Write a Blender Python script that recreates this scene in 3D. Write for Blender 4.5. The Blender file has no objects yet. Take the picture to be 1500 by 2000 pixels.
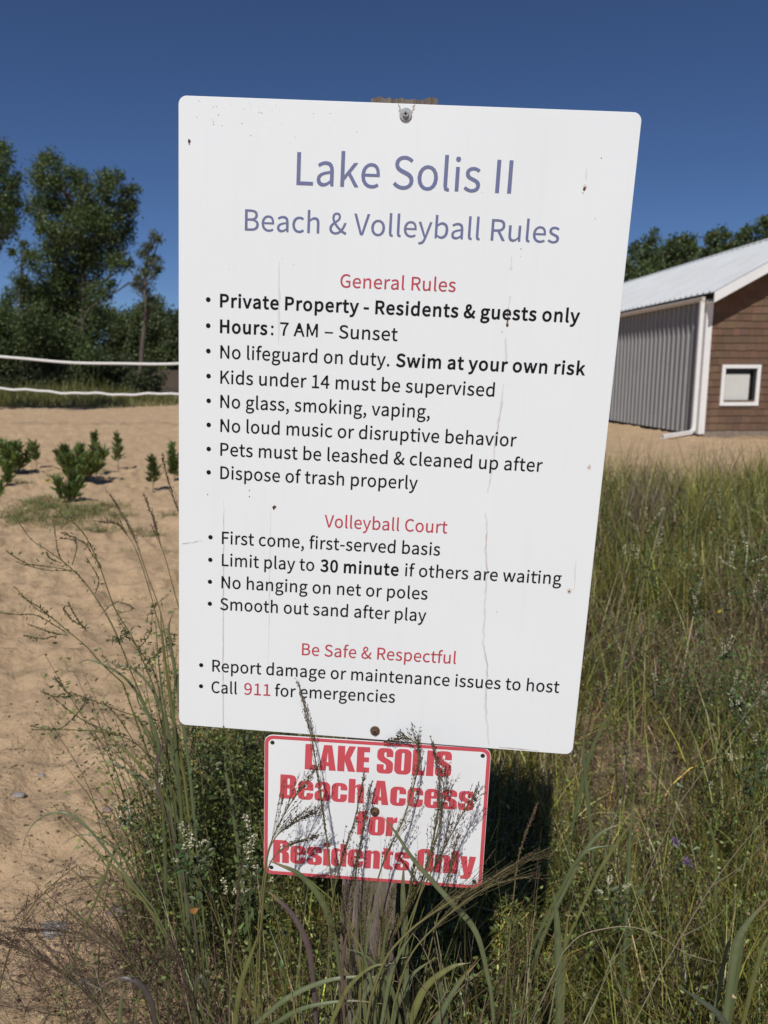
import bpy, math, random
import numpy as np
from mathutils import Vector, Matrix

rng = np.random.default_rng(7)
random.seed(7)
S = bpy.context.scene
COL = S.collection

# ------------------------------------------------------------------ camera, world, sun, exposure
PITCH = math.radians(10.2)
CAM_H = 1.5
cd = bpy.data.cameras.new('camera')
cd.sensor_fit = 'VERTICAL'
cd.sensor_height = 36.0
cd.lens = 27.0
cd.clip_start = 0.05
cd.clip_end = 3000
cd.dof.use_dof = True
cd.dof.focus_distance = 1.10
cd.dof.aperture_fstop = 7.6
cam = bpy.data.objects.new('camera', cd)
COL.objects.link(cam)
cam.location = (0, 0, CAM_H)
cam.rotation_euler = (math.pi / 2 - PITCH, 0, 0)
S.camera = cam

SUN_EL, SUN_AZ = math.radians(50), math.radians(10.5)      # sun stands behind the camera, to its left
sunvec = Vector((-math.sin(SUN_AZ) * math.cos(SUN_EL), -math.cos(SUN_AZ) * math.cos(SUN_EL), math.sin(SUN_EL)))
w = bpy.data.worlds.new('World')
S.world = w
w.use_nodes = True
nt = w.node_tree
sky = nt.nodes.new('ShaderNodeTexSky')
sky.sky_type = 'NISHITA'
sky.sun_disc = False
sky.sun_elevation = SUN_EL
sky.sun_rotation = math.pi + SUN_AZ
sky.altitude = 300
sky.air_density = 0.7
sky.dust_density = 0.0
sky.ozone_density = 10.0
bg = nt.nodes['Background']
bg.inputs['Strength'].default_value = 0.056
sat = nt.nodes.new('ShaderNodeHueSaturation')
sat.inputs['Saturation'].default_value = 0.99
sat.inputs['Hue'].default_value = 0.503
nt.links.new(sky.outputs[0], sat.inputs['Color'])
nt.links.new(sat.outputs[0], bg.inputs['Color'])
sl = bpy.data.lights.new('sun', 'SUN')
sl.energy = 3.3
sl.angle = math.radians(0.5)
sl.color = (1.0, 0.965, 0.905)
so = bpy.data.objects.new('sun', sl)
COL.objects.link(so)
so.rotation_euler = sunvec.to_track_quat('Z', 'Y').to_euler()
S.view_settings.view_transform = 'Standard'
S.view_settings.look = 'None'
S.view_settings.exposure = 0.18
S.view_settings.gamma = 1.0
S.view_settings.use_curve_mapping = False
S.cycles.max_bounces = 8
S.cycles.transparent_max_bounces = 8


# ------------------------------------------------------------------ helpers
def ray(u, v):
    x = (np.asarray(u, float) - 750) / 1500
    d = (np.asarray(v, float) - 1000) / 1500
    c, s = math.cos(PITCH), math.sin(PITCH)
    return x, c - d * s, -d * c - s


def at(u, v, Y):
    """World point that lies at distance Y and is seen at photo pixel (u, v)."""
    x, y, z = ray(u, v)
    k = Y / y
    return np.stack(np.broadcast_arrays(x * k, np.asarray(Y, float) + 0 * k, CAM_H + z * k), -1)


def on_ground(u, v, zg=0.0):
    x, y, z = ray(u, v)
    k = (zg - CAM_H) / z
    return np.array([x * k, y * k, zg])


def smooth(a, b, x):
    t = np.clip((x - a) / (b - a), 0, 1)
    return t * t * (3 - 2 * t)


def vnoise(x, y, seed):
    xi, yi = np.floor(x), np.floor(y)
    fx, fy = x - xi, y - yi
    fx, fy = fx * fx * (3 - 2 * fx), fy * fy * (3 - 2 * fy)

    def h(a, b):
        n = np.sin(a * 127.1 + b * 311.7 + seed * 74.7) * 43758.5453
        return n - np.floor(n)
    return (h(xi, yi) * (1 - fx) + h(xi + 1, yi) * fx) * (1 - fy) + (h(xi, yi + 1) * (1 - fx) + h(xi + 1, yi + 1) * fx) * fy


def tag(o, label=None, cat=None, group=None, kind=None):
    if label: o['label'] = label
    if cat: o['category'] = cat
    if group: o['group'] = group
    if kind: o['kind'] = kind
    return o


def empty(name, loc, label, cat, group=None, rz=0.0, kind='thing'):
    o = bpy.data.objects.new(name, None)
    COL.objects.link(o)
    o.location = loc
    o.rotation_euler = (0, 0, rz)
    o.empty_display_size = 0.1
    return tag(o, label, cat, group, kind)


class MB:
    """Collects vertices, quads and triangles in numpy arrays and links them as ONE mesh object."""
    def __init__(self):
        self.V, self.Q, self.T, self.C, self.n = [], [], [], [], 0

    def add(self, v, q=None, t=None, col=(1, 1, 1)):
        v = np.asarray(v, float).reshape(-1, 3)
        if q is not None and len(q): self.Q.append(np.asarray(q, int).reshape(-1, 4) + self.n)
        if t is not None and len(t): self.T.append(np.asarray(t, int).reshape(-1, 3) + self.n)
        c = np.asarray(col, float)
        self.C.append(np.broadcast_to(c, (len(v), 3)) if c.ndim == 1 else c)
        self.V.append(v)
        self.n += len(v)
        return self

    def box(self, x0, x1, y0, y1, z0, z1, col=(1, 1, 1)):
        v = [(x, y, z) for z in (z0, z1) for y in (y0, y1) for x in (x0, x1)]
        return self.add(v, [(0, 2, 3, 1), (4, 5, 7, 6), (0, 1, 5, 4), (2, 6, 7, 3), (0, 4, 6, 2), (1, 3, 7, 5)], col=col)

    def build(self, name, mat, parent=None, flat=False, origin=None, local=False):
        """Shapes are given in world coordinates, or with local=True in the parent's own."""
        if not self.V: return None
        V = np.concatenate(self.V)
        if parent is not None and not local:
            m = np.array(parent.matrix_basis.inverted()) if parent.parent is None else np.array((parent.parent.matrix_basis @ parent.matrix_basis).inverted())
            V = V @ m[:3, :3].T + m[:3, 3]
        elif origin is not None:
            V = V - np.asarray(origin, float)
        Q = np.concatenate(self.Q) if self.Q else np.zeros((0, 4), int)
        T = np.concatenate(self.T) if self.T else np.zeros((0, 3), int)
        me = bpy.data.meshes.new(name)
        me.vertices.add(len(V))
        me.vertices.foreach_set('co', V.astype(np.float32).ravel())
        li = np.concatenate([Q.ravel(), T.ravel()]).astype(np.int32)
        st = np.concatenate([np.arange(len(Q)) * 4, len(Q) * 4 + np.arange(len(T)) * 3]).astype(np.int32)
        me.loops.add(len(li))
        me.polygons.add(len(st))
        me.loops.foreach_set('vertex_index', li)
        me.polygons.foreach_set('loop_start', st)
        me.polygons.foreach_set('use_smooth', np.full(len(st), not flat))
        me.update(calc_edges=True)
        me.validate()
        a = me.color_attributes.new('tint', 'FLOAT_COLOR', 'POINT')
        c = np.ones((len(V), 4), np.float32)
        c[:, :3] = np.concatenate(self.C)
        a.data.foreach_set('color', c.ravel())
        me.materials.append(mat)
        o = bpy.data.objects.new(name, me)
        COL.objects.link(o)
        if parent is not None:
            o.parent = parent
        elif origin is not None:
            o.location = origin
        return o


def catmull(P, n=8):
    P = np.asarray(P, float)
    if len(P) < 3:
        t = np.linspace(0, 1, n + 1)[:, None]
        return P[0] * (1 - t) + P[-1] * t
    E = np.vstack([2 * P[0] - P[1], P, 2 * P[-1] - P[-2]])
    out = []
    for i in range(1, len(E) - 2):
        p0, p1, p2, p3 = E[i - 1:i + 3]
        for t in np.linspace(0, 1, n, endpoint=False):
            out.append(.5 * (2 * p1 + (p2 - p0) * t + (2 * p0 - 5 * p1 + 4 * p2 - p3) * t * t + (3 * p1 - p0 - 3 * p2 + p3) * t ** 3))
    out.append(P[-1])
    return np.array(out)


def frames(P):
    T = np.gradient(P, axis=0)
    T /= np.linalg.norm(T, axis=1)[:, None] + 1e-12
    ref = np.array([0.31, 0.77, 0.55])
    A = np.cross(T, ref)
    A /= np.linalg.norm(A, axis=1)[:, None] + 1e-12
    return T, A, np.cross(T, A)


def tube(mb, P, r, sides=5, col=(1, 1, 1)):
    P = np.asarray(P, float)
    r = np.broadcast_to(np.asarray(r, float), (len(P),))
    T, A, B = frames(P)
    a = np.arange(sides) / sides * 2 * math.pi
    V = P[:, None, :] + r[:, None, None] * (np.cos(a)[None, :, None] * A[:, None, :] + np.sin(a)[None, :, None] * B[:, None, :])
    n = len(P)
    i = np.arange(n - 1)[:, None] * sides
    j = np.arange(sides)[None, :]
    k = (j + 1) % sides
    q = np.stack([i + j, i + k, i + sides + k, i + sides + j], -1).reshape(-1, 4)
    c = np.asarray(col, float)
    if c.ndim == 2: c = np.repeat(c, sides, 0)
    mb.add(V.reshape(-1, 3), q, col=c)


def ribbon(mb, P, width, col, side=None, fold=0.35, tipcol=None, taper=1.6, basew=0.35):
    """A grass leaf along P: three vertices across, folded along the midrib."""
    P = np.asarray(P, float)
    n = len(P)
    t = np.linspace(0, 1, n)
    prof = np.minimum(1, basew + (1 - basew) * t / 0.45) * np.clip(1 - t ** taper, 0.02, 1)
    T = np.gradient(P, axis=0)
    T /= np.linalg.norm(T, axis=1)[:, None] + 1e-12
    if side is None:
        view = P - np.array([0, 0, CAM_H])
        A = np.cross(T, view)
    else:
        A = np.broadcast_to(np.asarray(side, float), P.shape)
        A = A - T * (A * T).sum(1)[:, None]
    A = A / (np.linalg.norm(A, axis=1)[:, None] + 1e-12)
    N = np.cross(A, T)
    h = (width * prof / 2)[:, None]
    V = np.stack([P - A * h + N * h * fold, P, P + A * h + N * h * fold], 1).reshape(-1, 3)
    i = np.arange(n - 1)[:, None] * 3
    j = np.arange(2)[None, :]
    q = np.stack([i + j, i + j + 1, i + j + 4, i + j + 3], -1).reshape(-1, 4)
    c0 = np.asarray(col, float)
    c1 = np.asarray(tipcol if tipcol is not None else col, float)
    c = c0[None] * (1 - t[:, None] ** 2) + c1[None] * t[:, None] ** 2
    dryt = np.clip((t - rng.uniform(.72, .95)) / .12, 0, 1)[:, None]
    c = c * (1 - dryt) + np.array([.20, .145, .075]) * dryt
    c = c * np.exp(rng.normal(0, .07, (n, 1)))
    c3 = np.stack([c * rng.uniform(.8, 1.0), c * 1.22, c * rng.uniform(.8, 1.0)], 1).reshape(-1, 3)
    mb.add(V, q, col=c3)


def blades(mb, base, h, lean, bend, wid, col, seg=4, az=None):
    """Many thin grass blades at once."""
    N = len(base)
    az = rng.uniform(0, 2 * math.pi, N) if az is None else az
    d = np.stack([np.cos(az), np.sin(az), 0 * az], -1)
    tw = az + math.pi / 2 + rng.normal(0, .5, N)
    sd = np.stack([np.cos(tw), np.sin(tw), 0 * tw], -1)
    P = np.zeros((N, seg + 1, 3))
    P[:, 0] = base
    for s in range(seg):
        th = lean + bend * (s + .5) / seg
        P[:, s + 1] = P[:, s] + (h / seg)[:, None] * (np.sin(th)[:, None] * d + np.cos(th)[:, None] * np.array([0, 0, 1.]))
    t = np.linspace(0, 1, seg + 1)
    pr = np.clip(1 - t ** 1.7, 0.04, 1) * np.minimum(1, .5 + 2 * t)
    off = sd[:, None, :] * (wid[:, None] * pr[None] / 2)[:, :, None]
    V = np.stack([P - off, P + off], 2).reshape(N, -1, 3)
    k = 2 * (seg + 1)
    q1 = np.array([[2 * s, 2 * s + 1, 2 * s + 3, 2 * s + 2] for s in range(seg)])
    q = (np.arange(N)[:, None, None] * k + q1[None]).reshape(-1, 4)
    mb.add(V.reshape(-1, 3), q, col=np.repeat(col, k, 0))


def rand_dirs(N):
    v = rng.normal(size=(N, 3))
    return v / np.linalg.norm(v, axis=1)[:, None]


def leaves(mb, C, L, asp, col, dirs=None, up=0.0):
    """Leaf-shaped (six-sided, folded) faces at points C with length L."""
    N = len(C)
    d = rand_dirs(N) if dirs is None else dirs
    d = d + np.array([0, 0, up])
    d /= np.linalg.norm(d, axis=1)[:, None] + 1e-9
    s = np.cross(d, rand_dirs(N))
    s /= np.linalg.norm(s, axis=1)[:, None] + 1e-9
    n = np.cross(d, s)
    L = np.broadcast_to(np.asarray(L, float), (N,))[:, None]
    wv = s * L * asp / 2
    f = n * L * asp * .18
    V = np.stack([C, C + d * L * .35 + wv + f, C + d * L * .7 + wv * .75 + f, C + d * L, C + d * L * .7 - wv * .75 + f, C + d * L * .35 - wv + f], 1)
    b = np.arange(N)[:, None] * 6
    q = np.concatenate([b + np.array([[0, 1, 2, 3]]), b + np.array([[0, 3, 4, 5]])], 0)
    mb.add(V.reshape(-1, 3), q, col=np.repeat(np.broadcast_to(col, (N, 3)), 6, 0))


def tints(base, N, dv=.25, dh=.12):
    base = np.asarray(base, float)
    k = np.exp(rng.normal(0, dv, (N, 1)))
    h = np.exp(rng.normal(0, dh, (N, 3)))
    return np.clip(base * k * h, 0.004, .9)


# ------------------------------------------------------------------ materials
def node_mat(name):
    m = bpy.data.materials.new(name)
    m.use_nodes = True
    return m, m.node_tree, m.node_tree.nodes['Principled BSDF']


def surf(name, col, rough=.6, var=.12, scale=8.0, bump=0.0, bscale=60.0, metal=0.0, spec=.5, col2=None, stretch=(1, 1, 1)):
    m, t, p = node_mat(name)
    tc = t.nodes.new('ShaderNodeTexCoord')
    mp = t.nodes.new('ShaderNodeMapping')
    mp.inputs['Scale'].default_value = stretch
    t.links.new(tc.outputs['Object'], mp.inputs[0])
    n = t.nodes.new('ShaderNodeTexNoise')
    n.inputs['Scale'].default_value = scale
    n.inputs['Detail'].default_value = 6
    n.inputs['Roughness'].default_value = .65
    t.links.new(mp.outputs[0], n.inputs['Vector'])
    r = t.nodes.new('ShaderNodeValToRGB')
    c = np.array(col, float)
    lo = np.clip(c * (1 - var), 0, 1) if col2 is None else np.array(col2, float)
    r.color_ramp.elements[0].color = (*lo, 1)
    r.color_ramp.elements[1].color = (*np.clip(c * (1 + (var if col2 is None else 0)), 0, 1), 1)
    r.color_ramp.elements[0].position = .3
    r.color_ramp.elements[1].position = .7
    t.links.new(n.outputs[0], r.inputs[0])
    t.links.new(r.outputs[0], p.inputs['Base Color'])
    p.inputs['Roughness'].default_value = rough
    p.inputs['Metallic'].default_value = metal
    p.inputs['Specular IOR Level'].default_value = spec
    if bump:
        n2 = t.nodes.new('ShaderNodeTexNoise')
        n2.inputs['Scale'].default_value = bscale
        n2.inputs['Detail'].default_value = 5
        t.links.new(mp.outputs[0], n2.inputs['Vector'])
        b = t.nodes.new('ShaderNodeBump')
        b.inputs['Strength'].default_value = bump
        b.inputs['Distance'].default_value = .01
        t.links.new(n2.outputs[0], b.inputs['Height'])
        t.links.new(b.outputs[0], p.inputs['Normal'])
    return m


def leaf_mat(name, trans=.28, rough=.5, spec=.35):
    """Leaf tissue: the colour is each leaf's own (attribute), some light passes through."""
    m, t, p = node_mat(name)
    a = t.nodes.new('ShaderNodeAttribute')
    a.attribute_name = 'tint'
    t.links.new(a.outputs['Color'], p.inputs['Base Color'])
    p.inputs['Roughness'].default_value = rough
    p.inputs['Specular IOR Level'].default_value = spec
    tr = t.nodes.new('ShaderNodeBsdfTranslucent')
    hs = t.nodes.new('ShaderNodeHueSaturation')
    hs.inputs['Saturation'].default_value = 1.1
    hs.inputs['Value'].default_value = 1.2
    t.links.new(a.outputs['Color'], hs.inputs['Color'])
    t.links.new(hs.outputs[0], tr.inputs[0])
    mx = t.nodes.new('ShaderNodeMixShader')
    mx.inputs[0].default_value = trans
    t.links.new(p.outputs[0], mx.inputs[1])
    t.links.new(tr.outputs[0], mx.inputs[2])
    t.links.new(mx.outputs[0], t.nodes['Material Output'].inputs['Surface'])
    return m


def sand_mat():
    m, t, p = node_mat('sand')
    tc = t.nodes.new('ShaderNodeTexCoord')

    def noise(scale, detail=6, rough=.6):
        n = t.nodes.new('ShaderNodeTexNoise')
        n.inputs['Scale'].default_value = scale
        n.inputs['Detail'].default_value = detail
        n.inputs['Roughness'].default_value = rough
        t.links.new(tc.outputs['Object'], n.inputs['Vector'])
        return n

    def ramp(src, stops):
        r = t.nodes.new('ShaderNodeValToRGB')
        el = r.color_ramp.elements
        while len(el) < len(stops): el.new(.5)
        for e, (pos, c) in zip(el, stops):
            e.position = pos
            e.color = (*c, 1)
        t.links.new(src, r.inputs[0])
        return r

    def mix(fac, a, b):
        x = t.nodes.new('ShaderNodeMixRGB')
        t.links.new(fac, x.inputs[0])
        t.links.new(a, x.inputs[1])
        if isinstance(b, tuple): x.inputs[2].default_value = (*b, 1)
        else: t.links.new(b, x.inputs[2])
        return x
    big = ramp(noise(1.3).outputs[0], [(.3, (.49, .345, .21)), (.7, (.585, .42, .262))])
    mott = ramp(noise(9, 5, .65).outputs[0], [(.30, (.80, .78, .76)), (.55, (1, 1, 1)), (.75, (1.07, 1.07, 1.06))])
    bm = t.nodes.new('ShaderNodeMixRGB')
    bm.blend_type = 'MULTIPLY'
    bm.inputs[0].default_value = .85
    t.links.new(big.outputs[0], bm.inputs[1])
    t.links.new(mott.outputs[0], bm.inputs[2])
    fine = ramp(noise(260, 3, .8).outputs[0], [(.32, (.62, .62, .62)), (.5, (1, 1, 1)), (.7, (1.2, 1.18, 1.15))])
    mul = t.nodes.new('ShaderNodeMixRGB')
    mul.blend_type = 'MULTIPLY'
    mul.inputs[0].default_value = .8
    t.links.new(bm.outputs[0], mul.inputs[1])
    t.links.new(fine.outputs[0], mul.inputs[2])
    # dark crumbs of dead plant matter
    v = t.nodes.new('ShaderNodeTexVoronoi')
    v.inputs['Scale'].default_value = 34
    v.inputs['Randomness'].default_value = 1
    t.links.new(tc.outputs['Object'], v.inputs['Vector'])
    crumb = ramp(v.outputs['Distance'], [(.07, (1, 1, 1)), (.15, (0, 0, 0))])
    dens = ramp(noise(1.6, 4).outputs[0], [(.42, (0, 0, 0)), (.58, (.95, .95, .95))])
    m2 = t.nodes.new('ShaderNodeMath')
    m2.operation = 'MULTIPLY'
    t.links.new(crumb.outputs[0], m2.inputs[0])
    t.links.new(dens.outputs[0], m2.inputs[1])
    x1 = mix(m2.outputs[0], mul.outputs[0], (.09, .055, .035))
    # pale grit
    v2 = t.nodes.new('ShaderNodeTexVoronoi')
    v2.inputs['Scale'].default_value = 75
    t.links.new(tc.outputs['Object'], v2.inputs['Vector'])
    grit = ramp(v2.outputs['Distance'], [(.04, (.55, .55, .55)), (.09, (0, 0, 0))])
    x2 = mix(grit.outputs[0], x1.outputs[0], (.55, .43, .32))
    sp = t.nodes.new('ShaderNodeSeparateXYZ')
    t.links.new(tc.outputs['Object'], sp.inputs[0])
    mr = t.nodes.new('ShaderNodeMapRange')
    mr.inputs['From Min'].default_value = 38
    mr.inputs['From Max'].default_value = 45
    t.links.new(sp.outputs['Y'], mr.inputs['Value'])
    x3 = mix(mr.outputs[0], x2.outputs[0], (.085, .062, .045))
    at_ = t.nodes.new('ShaderNodeAttribute')        # dead plant litter mixed into the sand under the meadow
    at_.attribute_name = 'litter'
    ln = ramp(noise(22, 5, .7).outputs[0], [(.34, (.15, .15, .15)), (.62, (1, 1, 1))])
    lm = t.nodes.new('ShaderNodeMath')
    lm.operation = 'MULTIPLY'
    t.links.new(at_.outputs['Fac'], lm.inputs[0])
    t.links.new(ln.outputs[0], lm.inputs[1])
    x4 = mix(lm.outputs[0], x3.outputs[0], (.095, .068, .046))
    t.links.new(x4.outputs[0], p.inputs['Base Color'])
    p.inputs['Roughness'].default_value = .95
    p.inputs['Specular IOR Level'].default_value = .15
    b1 = t.nodes.new('ShaderNodeBump')
    b1.inputs['Strength'].default_value = .75
    b1.inputs['Distance'].default_value = .02
    t.links.new(noise(38, 8, .7).outputs[0], b1.inputs['Height'])
    b2 = t.nodes.new('ShaderNodeBump')
    b2.inputs['Strength'].default_value = .6
    b2.inputs['Distance'].default_value = .07
    t.links.new(noise(7, 5, .6).outputs[0], b2.inputs['Height'])
    t.links.new(b2.outputs[0], b1.inputs['Normal'])
    t.links.new(b1.outputs[0], p.inputs['Normal'])
    return m


def panel_mat(name, base):
    """White enamelled sign sheet with faint dirt and vertical rain streaks."""
    m, t, p = node_mat(name)
    tc = t.nodes.new('ShaderNodeTexCoord')
    mp = t.nodes.new('ShaderNodeMapping')
    mp.inputs['Scale'].default_value = (60, 2.2, 60)
    t.links.new(tc.outputs['Object'], mp.inputs[0])
    n = t.nodes.new('ShaderNodeTexNoise')
    n.inputs['Scale'].default_value = 1.0
    n.inputs['Detail'].default_value = 4
    t.links.new(mp.outputs[0], n.inputs['Vector'])
    r = t.nodes.new('ShaderNodeValToRGB')
    r.color_ramp.elements[0].position = .22
    r.color_ramp.elements[0].color = (base[0] * .975, base[1] * .975, base[2] * .972, 1)
    r.color_ramp.elements[1].position = .45
    r.color_ramp.elements[1].color = (*base, 1)
    t.links.new(n.outputs[0], r.inputs[0])
    n2 = t.nodes.new('ShaderNodeTexNoise')
    n2.inputs['Scale'].default_value = 5
    n2.inputs['Detail'].default_value = 5
    t.links.new(tc.outputs['Object'], n2.inputs['Vector'])
    r2 = t.nodes.new('ShaderNodeValToRGB')
    r2.color_ramp.elements[0].position = .3
    r2.color_ramp.elements[0].color = (.975, .975, .972, 1)
    r2.color_ramp.elements[1].position = .65
    r2.color_ramp.elements[1].color = (1, 1, 1, 1)
    t.links.new(n2.outputs[0], r2.inputs[0])
    mu = t.nodes.new('ShaderNodeMixRGB')
    mu.blend_type = 'MULTIPLY'
    mu.inputs[0].default_value = 1
    t.links.new(r.outputs[0], mu.inputs[1])
    t.links.new(r2.outputs[0], mu.inputs[2])
    t.links.new(mu.outputs[0], p.inputs['Base Color'])
    p.inputs['Roughness'].default_value = .42
    p.inputs['Specular IOR Level'].default_value = .4
    return m


def wood_mat():
    m = surf('weathered_wood', (.265, .222, .18), .9, bump=.8, bscale=30, scale=14, col2=(.095, .07, .055), stretch=(9, 9, .7))
    return m


M = dict(
    sand=sand_mat(),
    leaf=leaf_mat('leaf_tissue', .16, .42, .4),
    crown=leaf_mat('tree_leaf', .3, .45, .4),
    sapling=leaf_mat('sapling_leaf', .34, .42, .4),
    dry=leaf_mat('dry_plant', .12, .75, .2),
    petal=leaf_mat('petal', .3, .7, .2),
    bark=surf('bark', (.105, .088, .070), .9, .35, 6, .8, 20, stretch=(1, 1, .3)),
    wood=wood_mat(),
    panel=panel_mat('white_sign_sheet', (.82, .86, .878)),
    panel2=panel_mat('small_sign_sheet', (.84, .865, .88)),
    blue=surf('faded_blue_print', (.125, .155, .345), .5, .0, 45, col2=(.17, .18, .285)),
    redp=surf('faded_red_print', (.50, .058, .085), .45, .12, 25),
    blackp=surf('black_print', (.008, .008, .009), .6, .1, 30, spec=.15),
    redsign=surf('red_vinyl', (.62, .085, .11), .45, .08, 20),
    steel=surf('zinc_steel', (.36, .375, .39), .6, .25, 300, metal=.15),
    rusty=surf('rusty_steel', (.16, .10, .065), .7, .4, 250, .4, 600, metal=.5),
    dark=surf('dark_hole', (.015, .012, .01), .8, .2, 50),
    stain=surf('grey_water_stain', (.70, .69, .685), .6, .06, 80),
    crackm=surf('crack_line', (.50, .44, .38), .7, .2, 120),
    rust=surf('rust_spot', (.10, .045, .03), .9, .4, 400),
    halo=surf('rust_halo', (.70, .62, .55), .7, .1, 200),
    whitepaint=surf('white_trim_paint', (.80, .79, .77), .5, .04, 3),
    soffit=surf('beige_fascia', (.62, .57, .50), .6, .06, 4),
    siding=surf('grey_metal_siding', (.30, .30, .302), .5, .06, 2, metal=0.0, spec=.5),
    roof=surf('galvanised_roof', (.53, .545, .555), .5, .08, 1.2, spec=.4),
    shake=leaf_mat('brown_shake', 0.0, .85, .2),
    sash=surf('dark_window_sash', (.02, .02, .02), .3, .1, 10),
    blind=surf('window_blind', (.60, .60, .56), .6, .03, 5),
    concrete=surf('concrete', (.24, .19, .145), .9, .25, 9, .5, 40),
    rock=surf('grey_stone', (.27, .255, .245), .85, .3, 30, .7, 90),
    redrock=surf('purple_grey_stone', (.22, .165, .155), .85, .3, 30, .7, 90),
    tape=surf('white_net_tape', (.75, .74, .71), .7, .05, 6),
    cord=surf('black_net_cord', (.03, .03, .03), .8, .1, 6),
    pole=surf('grey_pole', (.35, .35, .36), .4, .1, 6, metal=.6),
)
wm, wt, wp = node_mat('lake_water')
wp.inputs['Base Color'].default_value = (.03, .045, .05, 1)
wp.inputs['Roughness'].default_value = .12
wn = wt.nodes.new('ShaderNodeTexNoise')
wn.inputs['Scale'].default_value = 2.5
wb = wt.nodes.new('ShaderNodeBump')
wb.inputs['Strength'].default_value = .15
wt.links.new(wn.outputs[0], wb.inputs['Height'])
wt.links.new(wb.outputs[0], wp.inputs['Normal'])
M['water'] = wm


# ------------------------------------------------------------------ ground, lake
FOOT = []
_r = np.random.default_rng(3)
for _k in range(34):            # trails of footprints
    _x, _y, _a = _r.uniform(-9, -.6), _r.uniform(2.2, 26), _r.uniform(0, 6.28)
    _x = _x * max(.25, min(1.0, _y / 14)) - .25 * _y
    for _j in range(9):
        _s = 1 if _j % 2 else -1
        FOOT.append((_x + math.cos(_a) * .42 * _j - math.sin(_a) * .10 * _s, _y + math.sin(_a) * .42 * _j + math.cos(_a) * .10 * _s, _a + _r.normal(0, .15), _r.uniform(.018, .034)))
FOOT = np.array([f for f in FOOT if f[1] > 1.9 and f[0] < -.13 * f[1] - .45])


def gz(x, y):
    x = np.asarray(x, float)
    y = np.asarray(y, float)
    near = 1 - smooth(45, 60, y)
    z = .05 * (vnoise(x * .45, y * .45, 1) - .5) + .035 * (vnoise(x * 1.7, y * 1.7, 2) - .5) * near
    z = z + 0.052 * (vnoise(x * 4.6 + 3, y * 4.6, 3) - .5) * near + .040 * (vnoise(x * 9, y * 9 + 5, 4) - .5) * near
    z = z + .070 * (np.abs(vnoise(x * 6.3 + 9, y * 6.3, 8) - .5) - .25) * near + .032 * (np.abs(vnoise(x * 13.7, y * 13.7 + 3, 9) - .5) - .25) * smooth(26, 12, y)
    z = z + .010 * (vnoise(x * 29, y * 31, 5) - .5) * smooth(12, 4, y)
    xr, yr = np.ravel(x), np.ravel(y)
    if len(xr) > 50:
        zz = np.zeros(len(xr))
        for fx, fy, fa, fd in FOOT:
            k = np.nonzero((np.abs(xr - fx) < .4) & (np.abs(yr - fy) < .4))[0]
            if len(k) == 0: continue
            dx, dy = xr[k] - fx, yr[k] - fy
            u = (dx * math.cos(fa) + dy * math.sin(fa)) / .145
            v = (-dx * math.sin(fa) + dy * math.cos(fa)) / .065
            q = u * u + v * v
            zz[k] += -fd * np.exp(-q * q * .8) + fd * .55 * np.exp(-(np.sqrt(q) - 1.45) ** 2 * 9)
        z = z + zz.reshape(np.shape(x))
    basin = smooth(45.5, 49, y + .25 * (x + 12)) * (1 - smooth(98, 106, y)) * (1 - smooth(-2, 9, x))
    z = z - 1.1 * basin + 2.0 * smooth(99, 112, y) * (1 - smooth(10, 40, np.abs(x + 15) - 60))
    z = z + .75 * np.exp(-((x + 17.2) / 1.6) ** 2 - ((y - 45.5) / 1.5) ** 2)      # small sand mound on the shore
    return z


MEADOW_Y, MEADOW_X = [1.2, 1.5, 1.8, 2.1, 2.5, 2.9, 3.3, 5, 8.6], [-.12, -.20, -.33, -.48, -.62, -.60, -.3, .1, .3]


def sand_ground():
    s = np.linspace(0, 1, 560)
    ys = np.concatenate([np.array([-400, -150, -60, -25, -10, -4, -1.5, -.4, .3, .8]), 1.15 * np.exp(s * math.log(900 / 1.15))])
    xi = np.concatenate([-np.geomspace(300, .62, 26)[:-1], np.linspace(-.62, .62, 470), np.geomspace(.62, 300, 26)[1:]])
    X = xi[None, :] * np.maximum(ys, 1.15)[:, None]
    Y = np.repeat(ys[:, None], len(xi), 1)
    Z = gz(X, Y)
    n, m = X.shape
    i = np.arange(n - 1)[:, None] * m
    j = np.arange(m - 1)[None]
    q = np.stack([i + j, i + j + 1, i + m + j + 1, i + m + j], -1).reshape(-1, 4)
    b = MB().add(np.stack([X, Y, Z], -1).reshape(-1, 3), q)
    o = b.build('sand_ground', M['sand'])
    lt = smooth(-.05, .25, X - np.interp(Y, MEADOW_Y, MEADOW_X)) * (1 - smooth(6.8, 9.2, Y + 2.2 * (vnoise(X * 1.2, Y * 1.2, 32) - .5))) * smooth(.2, .9, Y)
    lt = np.clip(lt * (1 - .75 * np.exp(-(((X - .80) / .16) ** 2 + ((Y - 2.35) / .22) ** 2))) + .55 * np.exp(-(((X + .62) / .22) ** 2 + ((Y - 1.75) / .22) ** 2)), 0, 1)
    fy = Y - (18.62 + (X - 7.62) * math.tan(math.radians(4.2)))      # dirt splashed along the foot of the shed gable
    lt = np.maximum(lt, .62 * smooth(-1.0, -.25, fy + .5 * (vnoise(X * 2, Y * 2, 61) - .5)) * (fy < .2) * smooth(7.5, 8.0, X) * (X < 14.5))
    at_ = o.data.attributes.new('litter', 'FLOAT', 'POINT')
    at_.data.foreach_set('value', lt.astype(np.float32).ravel())
    tag(o, 'pale tan beach sand with dimples and footprints', kind='structure')


sand_ground()
b = MB()
b.add([(-130, 44, -.30), (9, 44, -.30), (9, 106, -.30), (-130, 106, -.30)], [(0, 1, 2, 3)])
tag(b.build('lake', M['water']), 'still dark lake water beyond the sand', kind='structure')

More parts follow.
